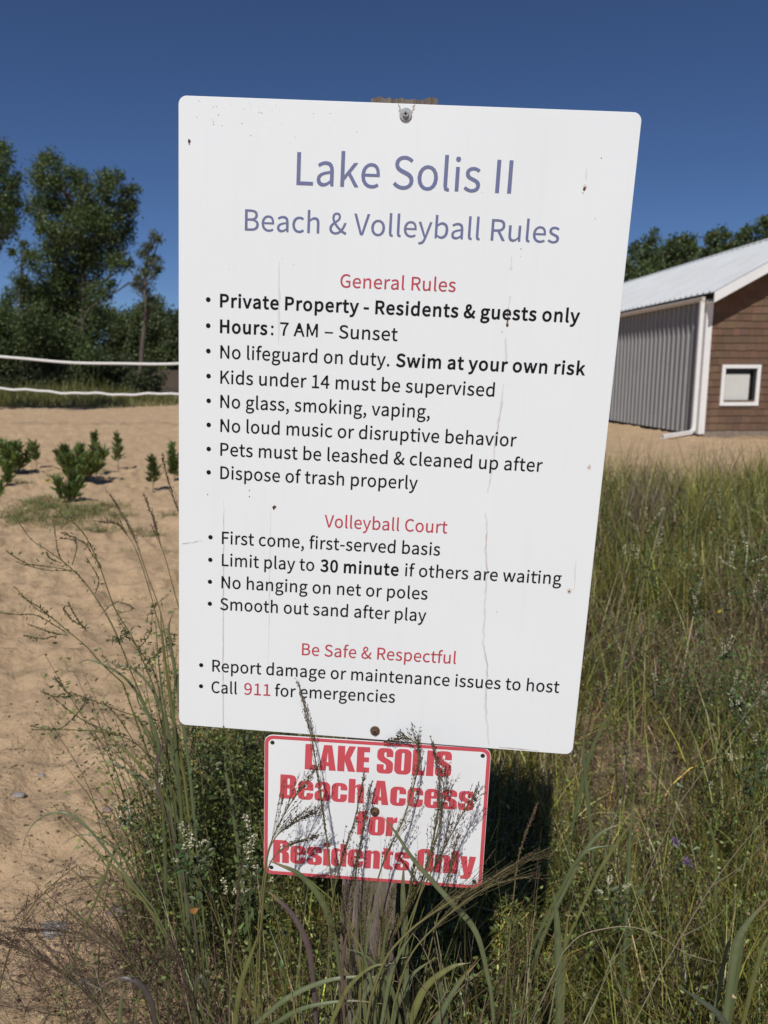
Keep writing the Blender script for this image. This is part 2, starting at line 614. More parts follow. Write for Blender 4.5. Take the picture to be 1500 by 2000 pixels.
# ------------------------------------------------------------------ signpost and the two signs
EX = Vector((0.99690519, -0.05815148, -0.05290039)).normalized()
UP = Vector((0.05178238, -0.02056848, 0.99844655))
UP = (UP - EX * UP.dot(EX)).normalized()
OUT = EX.cross(UP)
TL = Vector((-0.27384082, 1.10521228, CAM_H + 0.36524031))


def sign_frame(off=Vector((0, 0, 0))):
    o = TL + EX * off.x + UP * off.y + OUT * off.z
    m = Matrix((EX, UP, OUT)).transposed().to_4x4()
    m.translation = o
    return m


def rrect(x0, y0, x1, y1, r, n=7):
    P = []
    for cx, cy, a0 in ((x1 - r, y0 + r, -90), (x1 - r, y1 - r, 0), (x0 + r, y1 - r, 90), (x0 + r, y0 + r, 180)):
        for k in range(n + 1):
            a = math.radians(a0 + 90 * k / n)
            P.append((cx + r * math.cos(a), cy + r * math.sin(a)))
    return P


def sheet(mb, P, z0, z1, bev=.0004):
    """Flat plate with outline P (counter-clockwise) between z0 and z1, its front edge softened."""
    P = np.array(P)
    c = P.mean(0)
    n = len(P)
    T = np.roll(P, -1, 0) - np.roll(P, 1, 0)
    T /= np.linalg.norm(T, axis=1)[:, None]
    N = np.stack([T[:, 1], -T[:, 0]], -1)
    rings = [(P, z0), (P, z1 - bev), (P - N * bev * .3, z1 - bev * .3), (P - N * bev, z1)]
    V = np.concatenate([np.column_stack([p, np.full(n, z)]) for p, z in rings])
    q = []
    for k in range(3):
        for i in range(n):
            j = (i + 1) % n
            q.append((k * n + i, k * n + j, (k + 1) * n + j, (k + 1) * n + i))
    V = np.vstack([V, [[c[0], c[1], z0]], [[c[0], c[1], z1]]])
    t = []
    for i in range(n):
        j = (i + 1) % n
        t.append((j, i, 4 * n))
        t.append((3 * n + i, 3 * n + j, 4 * n + 1))
    mb.add(V, q, t)


def fill_polys(polys):
    """Triangulates closed outlines (holes inside outlines) lying in a plane."""
    cu = bpy.data.curves.new('outline', 'CURVE')
    cu.dimensions = '2D'
    cu.fill_mode = 'FRONT'
    for P in polys:
        s = cu.splines.new('POLY')
        s.points.add(len(P) - 1)
        s.points.foreach_set('co', np.column_stack([np.asarray(P, float) * 1000, np.zeros(len(P)), np.ones(len(P))]).ravel())
        s.use_cyclic_u = True
    o = bpy.data.objects.new('outline', cu)
    COL.objects.link(o)
    bpy.context.view_layer.update()
    dg = bpy.context.evaluated_depsgraph_get()
    me = bpy.data.meshes.new_from_object(o.evaluated_get(dg))
    V = np.array([v.co[:] for v in me.vertices]).reshape(-1, 3) / 1000
    me.calc_loop_triangles()
    T = np.array([t.vertices[:] for t in me.loop_triangles], int).reshape(-1, 3)
    bpy.data.objects.remove(o)
    bpy.data.curves.remove(cu)
    bpy.data.meshes.remove(me)
    return V, T


GLYPHS = {"&": [238, "91,-5 112,-2 132,3 149,13 165,25 180,15 195,6 210,0 224,-5 232,22 209,31 184,47 198,67 211,90 221,113 229,138 199,138 192,117 184,97 174,79 163,63 145,79 128,96 112,115 98,135 119,151 138,168 151,188 156,211 152,231 143,247 127,258 105,261 81,257 63,244 51,225 47,201 48,187 51,172 56,156 63,141 44,126 28,110 17,90 13,67 18,38 34,15 59,1", "144,42 120,27 95,21 74,24 58,34 48,49 44,68 53,95 76,118 91,98 107,78 125,59", "86,156 77,179 74,201 82,228 106,239 124,230 130,210 126,194 117,180 103,168"], ",": [97, "26,-67 48,-54 64,-38 74,-17 77,7 70,34 50,44 33,38 26,22 33,5 50,-1 54,0 44,-28 19,-48"], "-": [121, "16,86 106,86 106,110 16,110"], ".": [97, "49,-5 65,2 72,20 65,37 49,44 32,37 26,20 32,2"], "0": [194, "97,-5 130,4 156,29 172,70 177,129 172,187 156,229 130,253 97,261 64,253 39,229 23,187 18,129 23,70 39,29 64,4", "97,21 77,28 62,47 52,81 48,129 52,177 62,211 77,230 97,236 117,230 133,211 143,177 146,129 143,81 133,47 117,28"], "1": [194, "31,0 172,0 172,27 120,27 120,257 96,257 72,246 42,238 42,218 88,218 88,27 31,27"], "3": [194, "92,-5 124,0 151,15 168,38 175,69 170,93 159,112 142,125 120,134 120,136 139,145 153,158 163,176 166,197 160,224 145,244 121,257 91,261 70,259 52,253 35,243 20,231 37,210 61,228 90,235 122,224 133,195 130,175 118,160 96,149 62,146 62,121 100,117 125,107 138,91 142,70 138,50 128,35 111,25 90,22 70,24 53,31 39,40 27,51 10,31 24,17 42,6 65,-2"], "4": [194, "119,0 149,0 149,71 183,71 183,96 149,96 149,257 114,257 7,92 7,71 119,71", "119,96 40,96 99,184 119,222 121,222 119,175"], "7": [194, "69,0 103,0 108,69 119,127 141,182 178,237 178,257 17,257 17,229 142,229 110,178 88,125 75,67"], "9": [194, "82,-5 117,3 147,28 168,73 175,139 169,193 151,231 123,254 89,261 61,255 37,238 21,212 15,178 20,143 35,118 57,102 86,97 102,100 118,106 132,116 145,129 139,78 125,45 105,28 81,22 57,27 38,42 20,22 32,11 46,3 63,-3", "145,155 132,140 118,129 105,123 91,121 71,125 57,137 48,155 46,178 49,202 58,220 72,232 89,236 111,231 128,216 139,190"], ":": [97, "49,137 65,143 72,161 65,179 49,186 32,179 26,161 32,143", "49,-5 65,2 72,20 65,37 49,44 32,37 26,20 32,2"], "A": [213, "1,0 34,0 59,78 153,78 177,0 211,0 124,257 88,257", "67,104 79,144 105,230 106,230 132,144 145,104"], "B": [230, "35,0 117,0 156,5 187,19 207,42 214,75 210,99 200,117 183,129 162,137 162,138 178,147 190,159 197,176 200,194 193,223 175,242 147,253 111,257 35,257", "68,148 68,231 107,231 134,229 153,222 164,209 168,190 164,172 153,159 134,151 106,148", "68,26 68,123 112,123 142,120 164,111 178,97 182,76 178,54 164,38 142,29 112,26"], "C": [223, "132,-5 155,-2 176,5 195,17 211,32 193,53 180,41 166,32 151,26 133,24 100,31 75,52 59,85 54,129 59,172 76,205 101,226 134,233 164,226 187,209 204,230 192,242 175,252 156,259 134,261 89,252 53,226 29,184 20,128 29,72 52,31 88,4"], "D": [241, "35,0 101,0 152,9 190,34 212,75 220,129 212,184 189,224 152,248 99,257 35,257", "68,27 68,230 97,230 136,224 165,204 181,172 187,129 181,86 165,54 136,34 97,27"], "F": [193, "35,0 68,0 68,115 166,115 166,143 68,143 68,229 183,229 183,257 35,257"], "G": [241, "136,-5 161,-2 182,4 201,13 215,25 215,133 131,133 131,106 186,106 186,39 165,28 139,24 103,31 76,52 59,85 54,129 60,172 77,205 104,226 139,233 157,231 171,226 184,218 194,209 212,230 199,241 183,251 162,258 138,261 91,252 54,226 29,184 20,128 29,72 53,31 90,4"], "H": [255, "35,0 68,0 68,121 187,121 187,0 220,0 220,257 187,257 187,149 68,149 68,257 35,257"], "I": [103, "35,0 68,0 68,257 35,257"], "K": [226, "35,0 68,0 68,81 112,134 189,0 225,0 132,159 213,257 176,257 68,128 68,257 35,257"], "L": [190, "35,0 180,0 180,28 68,28 68,257 35,257"], "M": [284, "35,0 64,0 64,142 60,218 62,218 82,159 131,26 153,26 201,159 222,218 223,218 219,142 219,0 249,0 249,257 210,257 161,119 143,66 142,66 123,119 74,257 35,257"], "N": [253, "35,0 66,0 66,135 62,215 63,215 91,162 185,0 218,0 218,257 187,257 187,123 192,42 190,42 162,95 68,257 35,257"], "P": [222, "35,0 68,0 68,102 110,102 148,107 178,121 198,146 204,181 198,217 178,240 148,253 109,257 35,257", "68,129 68,230 104,230 134,228 155,220 168,205 172,181 168,158 156,141 135,132 106,129"], "R": [222, "68,135 68,230 111,230 137,228 157,220 169,206 173,185 169,163 157,147 137,138 111,135", "176,0 213,0 147,112 171,122 189,137 201,158 205,185 199,219 180,241 152,253 116,257 35,257 35,0 68,0 68,109 114,109"], "S": [209, "106,-5 143,1 170,17 188,40 194,68 190,93 178,112 162,126 141,137 104,153 89,159 75,168 65,180 62,196 65,211 75,223 90,230 110,233 127,231 142,226 156,219 168,209 185,230 170,242 152,252 132,259 110,261 77,256 52,242 35,221 29,193 34,169 46,150 63,137 81,127 118,111 135,103 148,94 157,82 161,65 157,48 146,35 130,27 107,24 87,26 68,33 51,43 36,56 17,33 35,18 56,6 80,-2"], "V": [201, "82,0 120,0 201,257 168,257 127,118 102,33 101,33 76,118 34,257 0,257"], "a": [197, "76,-5 93,-2 109,3 125,12 139,23 140,23 143,0 169,0 169,117 165,149 154,174 133,189 103,195 81,193 61,187 43,179 29,170 41,148 53,156 67,162 82,167 98,168 117,164 129,154 136,138 137,120 85,111 49,97 28,77 21,49 25,26 36,10 54,-1", "85,21 61,28 51,51 56,68 70,82 97,92 137,99 137,46 111,28"], "b": [216, "116,-5 147,2 173,22 192,55 199,98 194,138 179,169 155,188 123,195 107,193 92,187 77,179 63,168 64,202 64,279 32,279 32,0 58,0 61,20 62,20 89,2", "111,22 89,27 64,42 64,142 90,161 115,168 138,163 154,149 163,127 165,98 161,66 150,42 132,28"], "c": [179, "107,-5 124,-3 140,2 155,9 169,19 155,41 134,28 110,22 86,27 67,42 55,65 51,95 56,125 68,148 87,163 111,168 131,164 149,152 165,173 142,188 110,195 75,188 46,169 26,137 18,95 25,53 44,22 72,2"], "d": [217, "97,-5 114,-2 129,3 143,12 155,22 156,22 159,0 185,0 185,279 153,279 153,206 154,173 130,189 101,195 70,188 43,168 25,137 19,95 24,53 40,21 65,2", "104,22 82,27 65,42 55,65 51,95 56,125 68,148 85,163 106,168 130,163 153,148 153,48 129,29"], "e": [194, "109,-5 127,-3 144,1 158,7 172,15 160,36 138,25 113,21 88,26 68,39 55,60 50,88 178,88 179,106 174,143 160,171 136,189 103,195 72,188 44,168 25,137 18,95 25,53 45,22 74,2", "49,110 56,135 68,154 85,166 104,169 124,166 139,154 148,136 151,110"], "f": [114, "12,164 37,164 37,0 69,0 69,164 110,164 110,190 69,190 69,220 76,248 96,258 118,252 125,277 110,282 93,283 68,279 51,266 41,247 37,221 37,190 12,188"], "g": [197, "96,-88 136,-82 166,-68 186,-47 193,-22 188,-1 176,13 155,21 126,23 89,23 63,29 56,44 59,57 68,67 82,62 96,60 123,65 145,78 160,99 166,126 161,149 150,166 189,166 189,190 123,190 96,195 69,190 46,177 31,155 25,127 33,97 50,76 50,75 35,60 29,39 34,20 46,8 46,6 25,-13 18,-37 24,-58 40,-74 65,-84", "96,82 80,85 68,94 59,108 56,127 68,160 96,172 112,169 125,160 133,146 137,127 133,108 125,94 112,85", "101,-65 78,-63 60,-56 50,-46 46,-32 50,-16 65,0 90,-3 123,-3 151,-8 161,-27 157,-41 145,-54 126,-62"], "h": [213, "32,0 64,0 64,138 90,160 116,167 133,164 144,155 150,139 152,116 152,0 184,0 184,120 181,152 170,176 152,190 126,195 108,193 91,186 77,176 63,163 64,202 64,279 32,279"], "i": [96, "32,0 64,0 64,190 32,190", "48,229 64,235 70,251 64,266 48,271 33,266 27,251 33,235"], "k": [193, "32,0 64,0 64,50 99,92 155,0 190,0 118,113 181,190 146,190 65,90 64,90 64,279 32,279"], "l": [99, "66,-5 84,-2 80,23 73,22 67,25 64,36 64,279 32,279 32,38 40,7"], "m": [324, "32,0 64,0 64,138 89,160 112,167 128,164 139,155 145,139 147,116 147,0 179,0 179,138 204,160 227,167 243,164 254,155 260,139 263,116 263,0 294,0 294,120 291,152 280,176 262,190 237,195 220,192 204,185 189,173 174,159 167,174 156,185 141,192 121,195 105,193 90,186 75,175 62,162 58,190 32,190"], "n": [214, "32,0 64,0 64,138 90,160 116,167 133,164 144,155 150,139 152,116 152,0 184,0 184,120 181,152 170,176 152,190 126,195 108,193 91,186 76,175 62,162 58,190 32,190"], "o": [212, "106,-5 139,2 167,22 187,53 194,95 187,137 167,169 139,188 106,195 73,188 45,169 25,137 18,95 25,53 45,22 73,2", "106,22 84,27 66,42 55,65 51,95 55,125 66,148 84,163 106,168 129,163 146,148 157,125 161,95 157,65 146,42 129,27"], "p": [217, "32,-80 64,-80 64,-16 63,18 90,1 116,-5 147,2 173,22 192,55 199,98 194,138 179,169 155,188 123,195 107,193 91,187 76,178 62,168 58,190 32,190", "111,22 89,27 64,42 64,142 91,161 115,168 138,163 154,149 163,127 165,98 161,66 150,42 132,28"], "r": [136, "32,0 64,0 64,122 75,143 87,156 100,164 112,166 131,163 137,191 116,195 101,192 86,184 73,172 62,155 58,190 32,190"], "s": [164, "82,-5 112,0 133,12 146,30 151,52 146,75 132,90 114,101 93,110 65,122 52,143 61,162 88,170 111,165 131,153 146,173 134,182 120,189 104,193 87,195 59,191 39,179 26,162 22,141 27,120 39,105 57,94 77,86 107,72 120,50 111,29 83,20 67,22 53,27 39,34 27,43 11,22 26,11 43,3 62,-3"], "t": [132, "92,-5 110,-2 127,2 121,27 99,21 76,31 70,58 70,164 121,164 121,190 70,190 70,244 43,244 40,190 9,188 9,164 38,164 38,59 41,33 50,13 66,0"], "u": [213, "88,-5 106,-2 122,5 137,16 151,30 152,30 154,0 181,0 181,190 149,190 149,55 136,41 124,31 111,25 97,23 81,26 70,35 64,51 62,74 62,190 29,190 29,70 33,38 44,14 62,0"], "v": [182, "73,0 111,0 178,190 146,190 110,82 93,26 91,26 74,82 38,190 5,190"], "w": [281, "62,0 99,0 126,102 139,157 141,157 154,103 181,0 220,0 272,190 241,190 213,80 202,27 200,27 187,80 157,190 126,190 96,80 83,27 82,27 70,80 42,190 9,190"], "y": [182, "35,-82 61,-77 80,-63 95,-42 106,-16 178,190 147,190 112,85 97,31 95,31 76,85 38,190 5,190 81,0 77,-15 60,-44 34,-56 19,-53 13,-78"], "–": [188, "16,88 172,88 172,109 16,109"]}


def area(P):
    P = np.asarray(P, float)
    x, y = P.T
    return .5 * np.sum(x * np.roll(y, -1) - y * np.roll(x, -1))


def grow(P, d, sgn):
    """Moves a closed outline outwards by d (holes, wound the other way, close up)."""
    if not d: return P
    P = np.asarray(P, float)
    a = P - np.roll(P, 1, 0)
    c = np.roll(P, -1, 0) - P
    a /= np.linalg.norm(a, axis=1)[:, None] + 1e-9
    c /= np.linalg.norm(c, axis=1)[:, None] + 1e-9
    na = np.stack([a[:, 1], -a[:, 0]], -1)
    nc = np.stack([c[:, 1], -c[:, 0]], -1)
    m = na + nc
    m /= np.maximum((m * m).sum(1) / 2, .55)[:, None]
    return P + m * d * sgn


def parse(s):
    return np.array([tuple(map(int, p.split(','))) for p in s.split(' ')], float)


def line_polys(text, grow_by=0.0):
    out, x, bars = [], 0.0, []
    prev = None
    for ch in text:
        if ch == ' ':
            x += 84
            prev = None
            continue
        g = GLYPHS[ch]
        ps = [parse(s) for s in g[1:]]
        sgn = np.sign(area(max(ps, key=lambda p: abs(area(p)))))
        ps = [grow(p, grow_by, sgn) for p in ps]
        if prev == 't' and ch in 'if':
            bars.append((x - 22, x + 22))
        for p in ps:
            out.append(p + np.array([x, 0]))
        x += g[0] + 2 * grow_by
        prev = ch
    return out, bars


def letter_line(mb, text, x0, y0, x1, y1, cap, grow_by=0.0, z=.0004):
    polys, bars = line_polys(text, grow_by)
    lo = min(p[:, 0].min() for p in polys)
    hi = max(p[:, 0].max() for p in polys)
    kx = (x1 - x0) / (hi - lo)
    ky = cap / (257 + grow_by)
    slope = (y1 - y0) / (x1 - x0)
    V, T = fill_polys([np.column_stack([(p[:, 0] - lo) * kx, p[:, 1] * ky]) for p in polys])
    V = np.column_stack([x0 + V[:, 0], y0 + V[:, 1] + V[:, 0] * slope, np.full(len(V), z)])
    mb.add(V, t=T)
    for a, c in bars:
        ax, cx = x0 + (a - lo) * kx, x0 + (c - lo) * kx
        ya, yb = 168 * ky, 190 * ky
        mb.add([(ax, y0 + ya + (ax - x0) * slope, z + 4e-5), (cx, y0 + ya + (cx - x0) * slope, z + 4e-5),
                (cx, y0 + yb + (cx - x0) * slope, z + 4e-5), (ax, y0 + yb + (ax - x0) * slope, z + 4e-5)], [(0, 1, 2, 3)])


LINES = [
    ('Lake Solis II', 161.6, -105.9, 449.7, -105.4, 41.2, 'B'), ('Beach & Volleyball Rules', 92.2, -167.3, 518.5, -165.5, 27.4, 'B'),
    ('General Rules', 226.3, -236.2, 384.9, -234.8, 17.6, 'R'), ('Private Property - Residents & guests only', 58.8, -270.4, 556.2, -267.3, 17.8, 'KB'),
    ('Hours', 59.1, -305.4, 126.4, -305.0, 18.0, 'KB'), (': 7 AM – Sunset', 131.4, -305.0, 309.3, -304.3, 17.9, 'K'),
    ('No lifeguard on duty.', 59.9, -340.8, 299.8, -339.4, 18.1, 'K'), ('Swim at your own risk', 308.8, -339.2, 570.9, -337.2, 17.9, 'KB'),
    ('Kids under 14 must be supervised', 60.3, -376.1, 448.7, -373.3, 18.2, 'K'), ('No glass, smoking, vaping,', 60.6, -410.3, 360.8, -408.4, 18.2, 'K'),
    ('No loud music or disruptive behavior', 61.0, -444.8, 485.1, -441.5, 18.4, 'K'), ('Pets must be leashed & cleaned up after', 61.3, -479.3, 524.7, -475.3, 18.5, 'K'),
    ('Dispose of trash properly', 61.6, -513.5, 349.5, -511.3, 18.5, 'K'), ('Volleyball Court', 216.8, -575.7, 396.5, -573.4, 18.4, 'R'),
    ('First come, first-served basis', 65.0, -611.0, 388.2, -607.4, 18.6, 'K'), ('Limit play to', 65.3, -644.9, 204.1, -643.4, 18.6, 'K'),
    ('30 minute', 213.0, -643.3, 329.4, -641.9, 18.5, 'KB'), ('if others are waiting', 338.8, -641.7, 567.4, -638.9, 18.4, 'K'),
    ('No hanging on net or poles', 65.0, -679.5, 374.2, -675.8, 18.7, 'K'), ('Smooth out sand after play', 63.2, -713.8, 374.3, -709.7, 18.7, 'K'),
    ('Be Safe & Respectful', 189.8, -776.7, 423.3, -773.3, 18.9, 'R'), ('Report damage or maintenance issues to host', 52.1, -813.9, 580.4, -807.6, 19.1, 'K'),
    ('Call', 51.1, -849.1, 91.1, -848.4, 19.1, 'K'), ('911', 102.1, -848.0, 143.0, -847.2, 19.1, 'R'), ('for emergencies', 150.0, -846.8, 335.0, -843.2, 19.0, 'K')]
BULLETS = [(42.1, -261.4), (42.3, -296.8), (42.7, -331.7), (43.3, -366.6), (43.7, -401.5), (44.0, -435.9), (44.2, -470.8), (44.4, -505.0),
           (47.8, -602.1), (47.8, -636.8), (47.5, -670.9), (47.6, -705.4), (34.8, -805.0), (34.7, -839.7)]


def disc(mb, x, y, z, r, n=16, jag=0.0, sx=1.0):
    a = np.arange(n) / n * 2 * math.pi
    rr = r * (1 + jag * rng.uniform(-1, 1, n))
    V = np.column_stack([x + rr * np.cos(a) * sx, y + rr * np.sin(a), np.full(n, z)])
    mb.add(np.vstack([V, [[x, y, z]]]), t=[(i, (i + 1) % n, n) for i in range(n)])


def strip(mb, P, wd, z, jit=0.0):
    P = np.asarray(P, float)
    T = np.gradient(P, axis=0)
    T /= np.linalg.norm(T, axis=1)[:, None] + 1e-9
    N = np.stack([-T[:, 1], T[:, 0]], -1)
    h = np.broadcast_to(np.asarray(wd, float), (len(P),)) / 2 * (1 + jit * rng.uniform(-1, 1, len(P)))
    V = np.stack([P - N * h[:, None], P + N * h[:, None]], 1).reshape(-1, 2)
    mb.add(np.column_stack([V, np.full(len(V), z)]), [(2 * i, 2 * i + 2, 2 * i + 3, 2 * i + 1) for i in range(len(P) - 1)])


def jagline(P, step=.006, amp=.0007):
    P = np.asarray(P, float)
    d = np.concatenate([[0], np.cumsum(np.linalg.norm(np.diff(P, axis=0), axis=1))])
    t = np.arange(0, d[-1], step)
    Q = np.column_stack([np.interp(t, d, P[:, k]) for k in (0, 1)])
    return Q + rng.normal(0, amp, Q.shape) * np.array([1, .3])


def screw(parent, x, y, z, rw, rh, mat, name='screw'):
    """Washer and recessed head of a screw, local to a sign."""
    def lathe(mb, prof, n=24):
        k = len(prof)
        a = np.arange(n) / n * 2 * math.pi
        V = np.array([(x + r * math.cos(t), y + r * math.sin(t), z + h) for r, h in prof for t in a])
        q = [(i * n + j, i * n + (j + 1) % n, (i + 1) * n + (j + 1) % n, (i + 1) * n + j) for i in range(k - 1) for j in range(n)]
        mb.add(V, q)
    m1 = MB()
    lathe(m1, [(rw, 0), (rw, .0016), (rw * .94, .0022), (rh * .8, .0024)])
    wsh = m1.build(name, mat, parent, flat=True, local=True)
    m2 = MB()
    lathe(m2, [(rh, .0022), (rh, .0048), (rh * .88, .0054), (rh * .4, .0055), (.0001, .0055)])
    m2.build('screw_head', mat, wsh, flat=True, local=True)
    m3 = MB()
    r = rh * .55
    for sx, sy in ((r, r * .3), (r * .3, r)):
        dz = .0058 if sx > sy else .00585
        m3.add([(x - sx, y - sy, z + dz), (x + sx, y - sy, z + dz), (x + sx, y + sy, z + dz), (x - sx, y + sy, z + dz)], [(0, 1, 2, 3)])
    m3.build('drive_slot', M['dark'], wsh, local=True)
    return wsh


def rules_sign():
    e = empty('rules_sign', (0, 0, 0), 'large white sheet of beach and volleyball rules, tilted on its wooden post', 'sign')
    e.matrix_basis = sign_frame()
    W, H = .6101, .9067
    p = MB()
    sheet(p, rrect(0, -H, W, 0, .011), -.003, 0, .0005)
    panel = p.build('panel', M['panel'], e, flat=True, local=True)
    for key, mat, nm in (('B', M['blue'], 'blue_title_lettering'), ('R', M['redp'], 'red_heading_lettering'), ('K', M['blackp'], 'black_rule_lettering')):
        mb = MB()
        for T, x0, y0, x1, y1, c, k in LINES:
            if k[0] == key:
                letter_line(mb, T, x0 / 1000, y0 / 1000, x1 / 1000, y1 / 1000, c / 1000, 9.5 if k == 'KB' else (3.2 if k == 'K' else (.4 if k == 'B' else 2.0)))
        if key == 'K':
            for x, y in BULLETS:
                disc(mb, x / 1000, y / 1000, .0004, .0033)
        mb.build(nm, mat, panel, flat=True, local=True)
    # weathering: a long drip line, pits with rust, scuffs
    crack = np.array([(457.1, -184.7), (458.0, -204.6), (458.7, -236.8), (457.7, -258.5), (458.5, -276.9), (458.4, -292.7), (460.8, -313.4), (461.1, -334.3), (460.8, -355.4),
                      (459.2, -380.3), (458.1, -401.8), (456.3, -423.5), (454.7, -449.1), (454.3, -471.1), (452.4, -493.4), (449.5, -512.2), (450.1, -538.4), (453.1, -568.5),
                      (454.0, -599.1), (458.7, -629.8), (458.8, -661.1), (459.8, -692.7), (462.0, -740.7), (469.8, -772.7), (472.0, -830.3), (475.4, -855.2), (483.3, -905.4)]) / 1000
    st = MB()
    for a, c, wd in ((0, 2, .0018), (5, 8, .0042), (8, 16, .0023), (16, 27, .0026)):
        L = jagline(crack[a:c])
        strip(st, L, wd * np.interp(np.arange(len(L)), [0, 3, len(L) - 4, len(L)], [.5, 1, 1, .5]), .00012, .35)
    disc(st, .4575, -.2005, .00014, .0028, jag=.4, sx=.7)
    disc(st, .4525, -.285, .00013, .0022, jag=.4, sx=.7)
    disc(st, .4775, -.6875, .00013, .0022, jag=.3, sx=.8)
    disc(st, .5632, -.1324, .00013, .0018, jag=.5, sx=.6)
    for x, y0, y1, wd in ((.0672, -.545, -.905, .0022), (.141, -.206, -.32, .003), (.137, -.55, -.80, .0014), (.5455, -.07, -.09, .002), (.585, -.6, -.65, .0018)):
        L = jagline([(x, y0), (x + .001, (y0 + y1) / 2), (x + .002, y1)], .008, .0003)
        strip(st, L, wd * np.sin(np.linspace(.15, math.pi - .15, len(L))) + .0002, .0001, .3)
    st.build('water_stain', M['stain'], panel, flat=True, local=True)
    ck = MB()
    for a, c in ((2, 4), (9, 13), (17, 21), (22, 26)):
        L = jagline(crack[a:c] + np.array([.0008, 0]), .005, .0005)
        strip(ck, L, .0007, .0002, .6)
    L = jagline([(.004, -.6151), (.012, -.6135), (.022, -.612), (.035, -.6076)], .002, .0011)
    strip(ck, L, .0008, .0002, .8)
    L = jagline([(.0675, -.56), (.0685, -.75), (.0705, -.9052)], .008, .0002)
    strip(ck, L, .0006, .0002, .6)
    for x0, x1 in ((.4985, .545), (.51, .56)):
        strip(ck, jagline([(x0, -.9035), (x1, -.9045)], .004, .0005), .0009, .0002, .7)
    ck.build('scratch', M['crackm'], panel, flat=True, local=True)
    ha = MB()
    for x, y, r in ((.5458, -.0935, .0036), (.5901, -.4644, .0034), (.5803, -.6480, .0045), (.459, -.2735, .003)):
        disc(ha, x, y, .00022, r, jag=.25, sx=.8)
    ha.build('rust_halo', M['halo'], panel, flat=True, local=True)
    ru = MB()
    for x, y, r in ((.015, -.0566, .0023), (.0143, -.0552, .0014), (.5455, -.0955, .0024), (.459, -.2755, .0024), (.1423, -.5504, .0030), (.1412, -.5525, .0021), (.5800, -.6490, .0017), (.5901, -.4650, .0009), (.544, -.1008, .0008),
                    (.0150, -.0600, .0010), (.0712, -.9050, .0018), (.469, -.175, .0008), (.5635, -.057, .0008), (.105, -.5374, .001), (.105, -.528, .0009), (.043, -.538, .001)):
        disc(ru, x, y, .0003, r, jag=.35, sx=.8)
    L = jagline([(.4585, -.252), (.4578, -.262), (.4587, -.275)], .002, .0008)
    strip(ru, L, np.linspace(.0004, .0016, len(L)), .0006, .6)
    for k in range(34):      # fly specks near the upper edge
        x, y = (.02 + abs(rng.normal(0, .09)), -.006 - abs(rng.normal(0, .022))) if k < 27 else (rng.uniform(.03, .58), rng.uniform(-.25, -.02))
        disc(ru, x, y, .00025, rng.uniform(.00025, .0006), 7, .4)
    ru.build('rust_spot', M['rust'], panel, flat=True, local=True)
    # chipped enamel above the top screw
    ch = MB()
    strip(ch, jagline([(.2945, -.0005), (.2955, -.006), (.296, -.0115)], .0015, .0007), .0016, .0004, .7)
    strip(ch, jagline([(.3155, -.0005), (.3135, -.006), (.312, -.0115)], .0015, .0007), .0016, .0004, .7)
    ch.build('enamel_chip', M['crackm'], panel, flat=True, local=True)
    screw(e, .3041, -.0135, .0001, .0083, .0042, M['steel'])
    screw(e, .3071, -.8916, .0001, .0074, .0040, M['rusty'])


# heavy condensed capitals and small letters of the lower sign, unit = cap height
def shift(P, dx=0, dy=0, sx=1, sy=1):
    return [(x * sx + dx, y * sy + dy) for x, y in P]


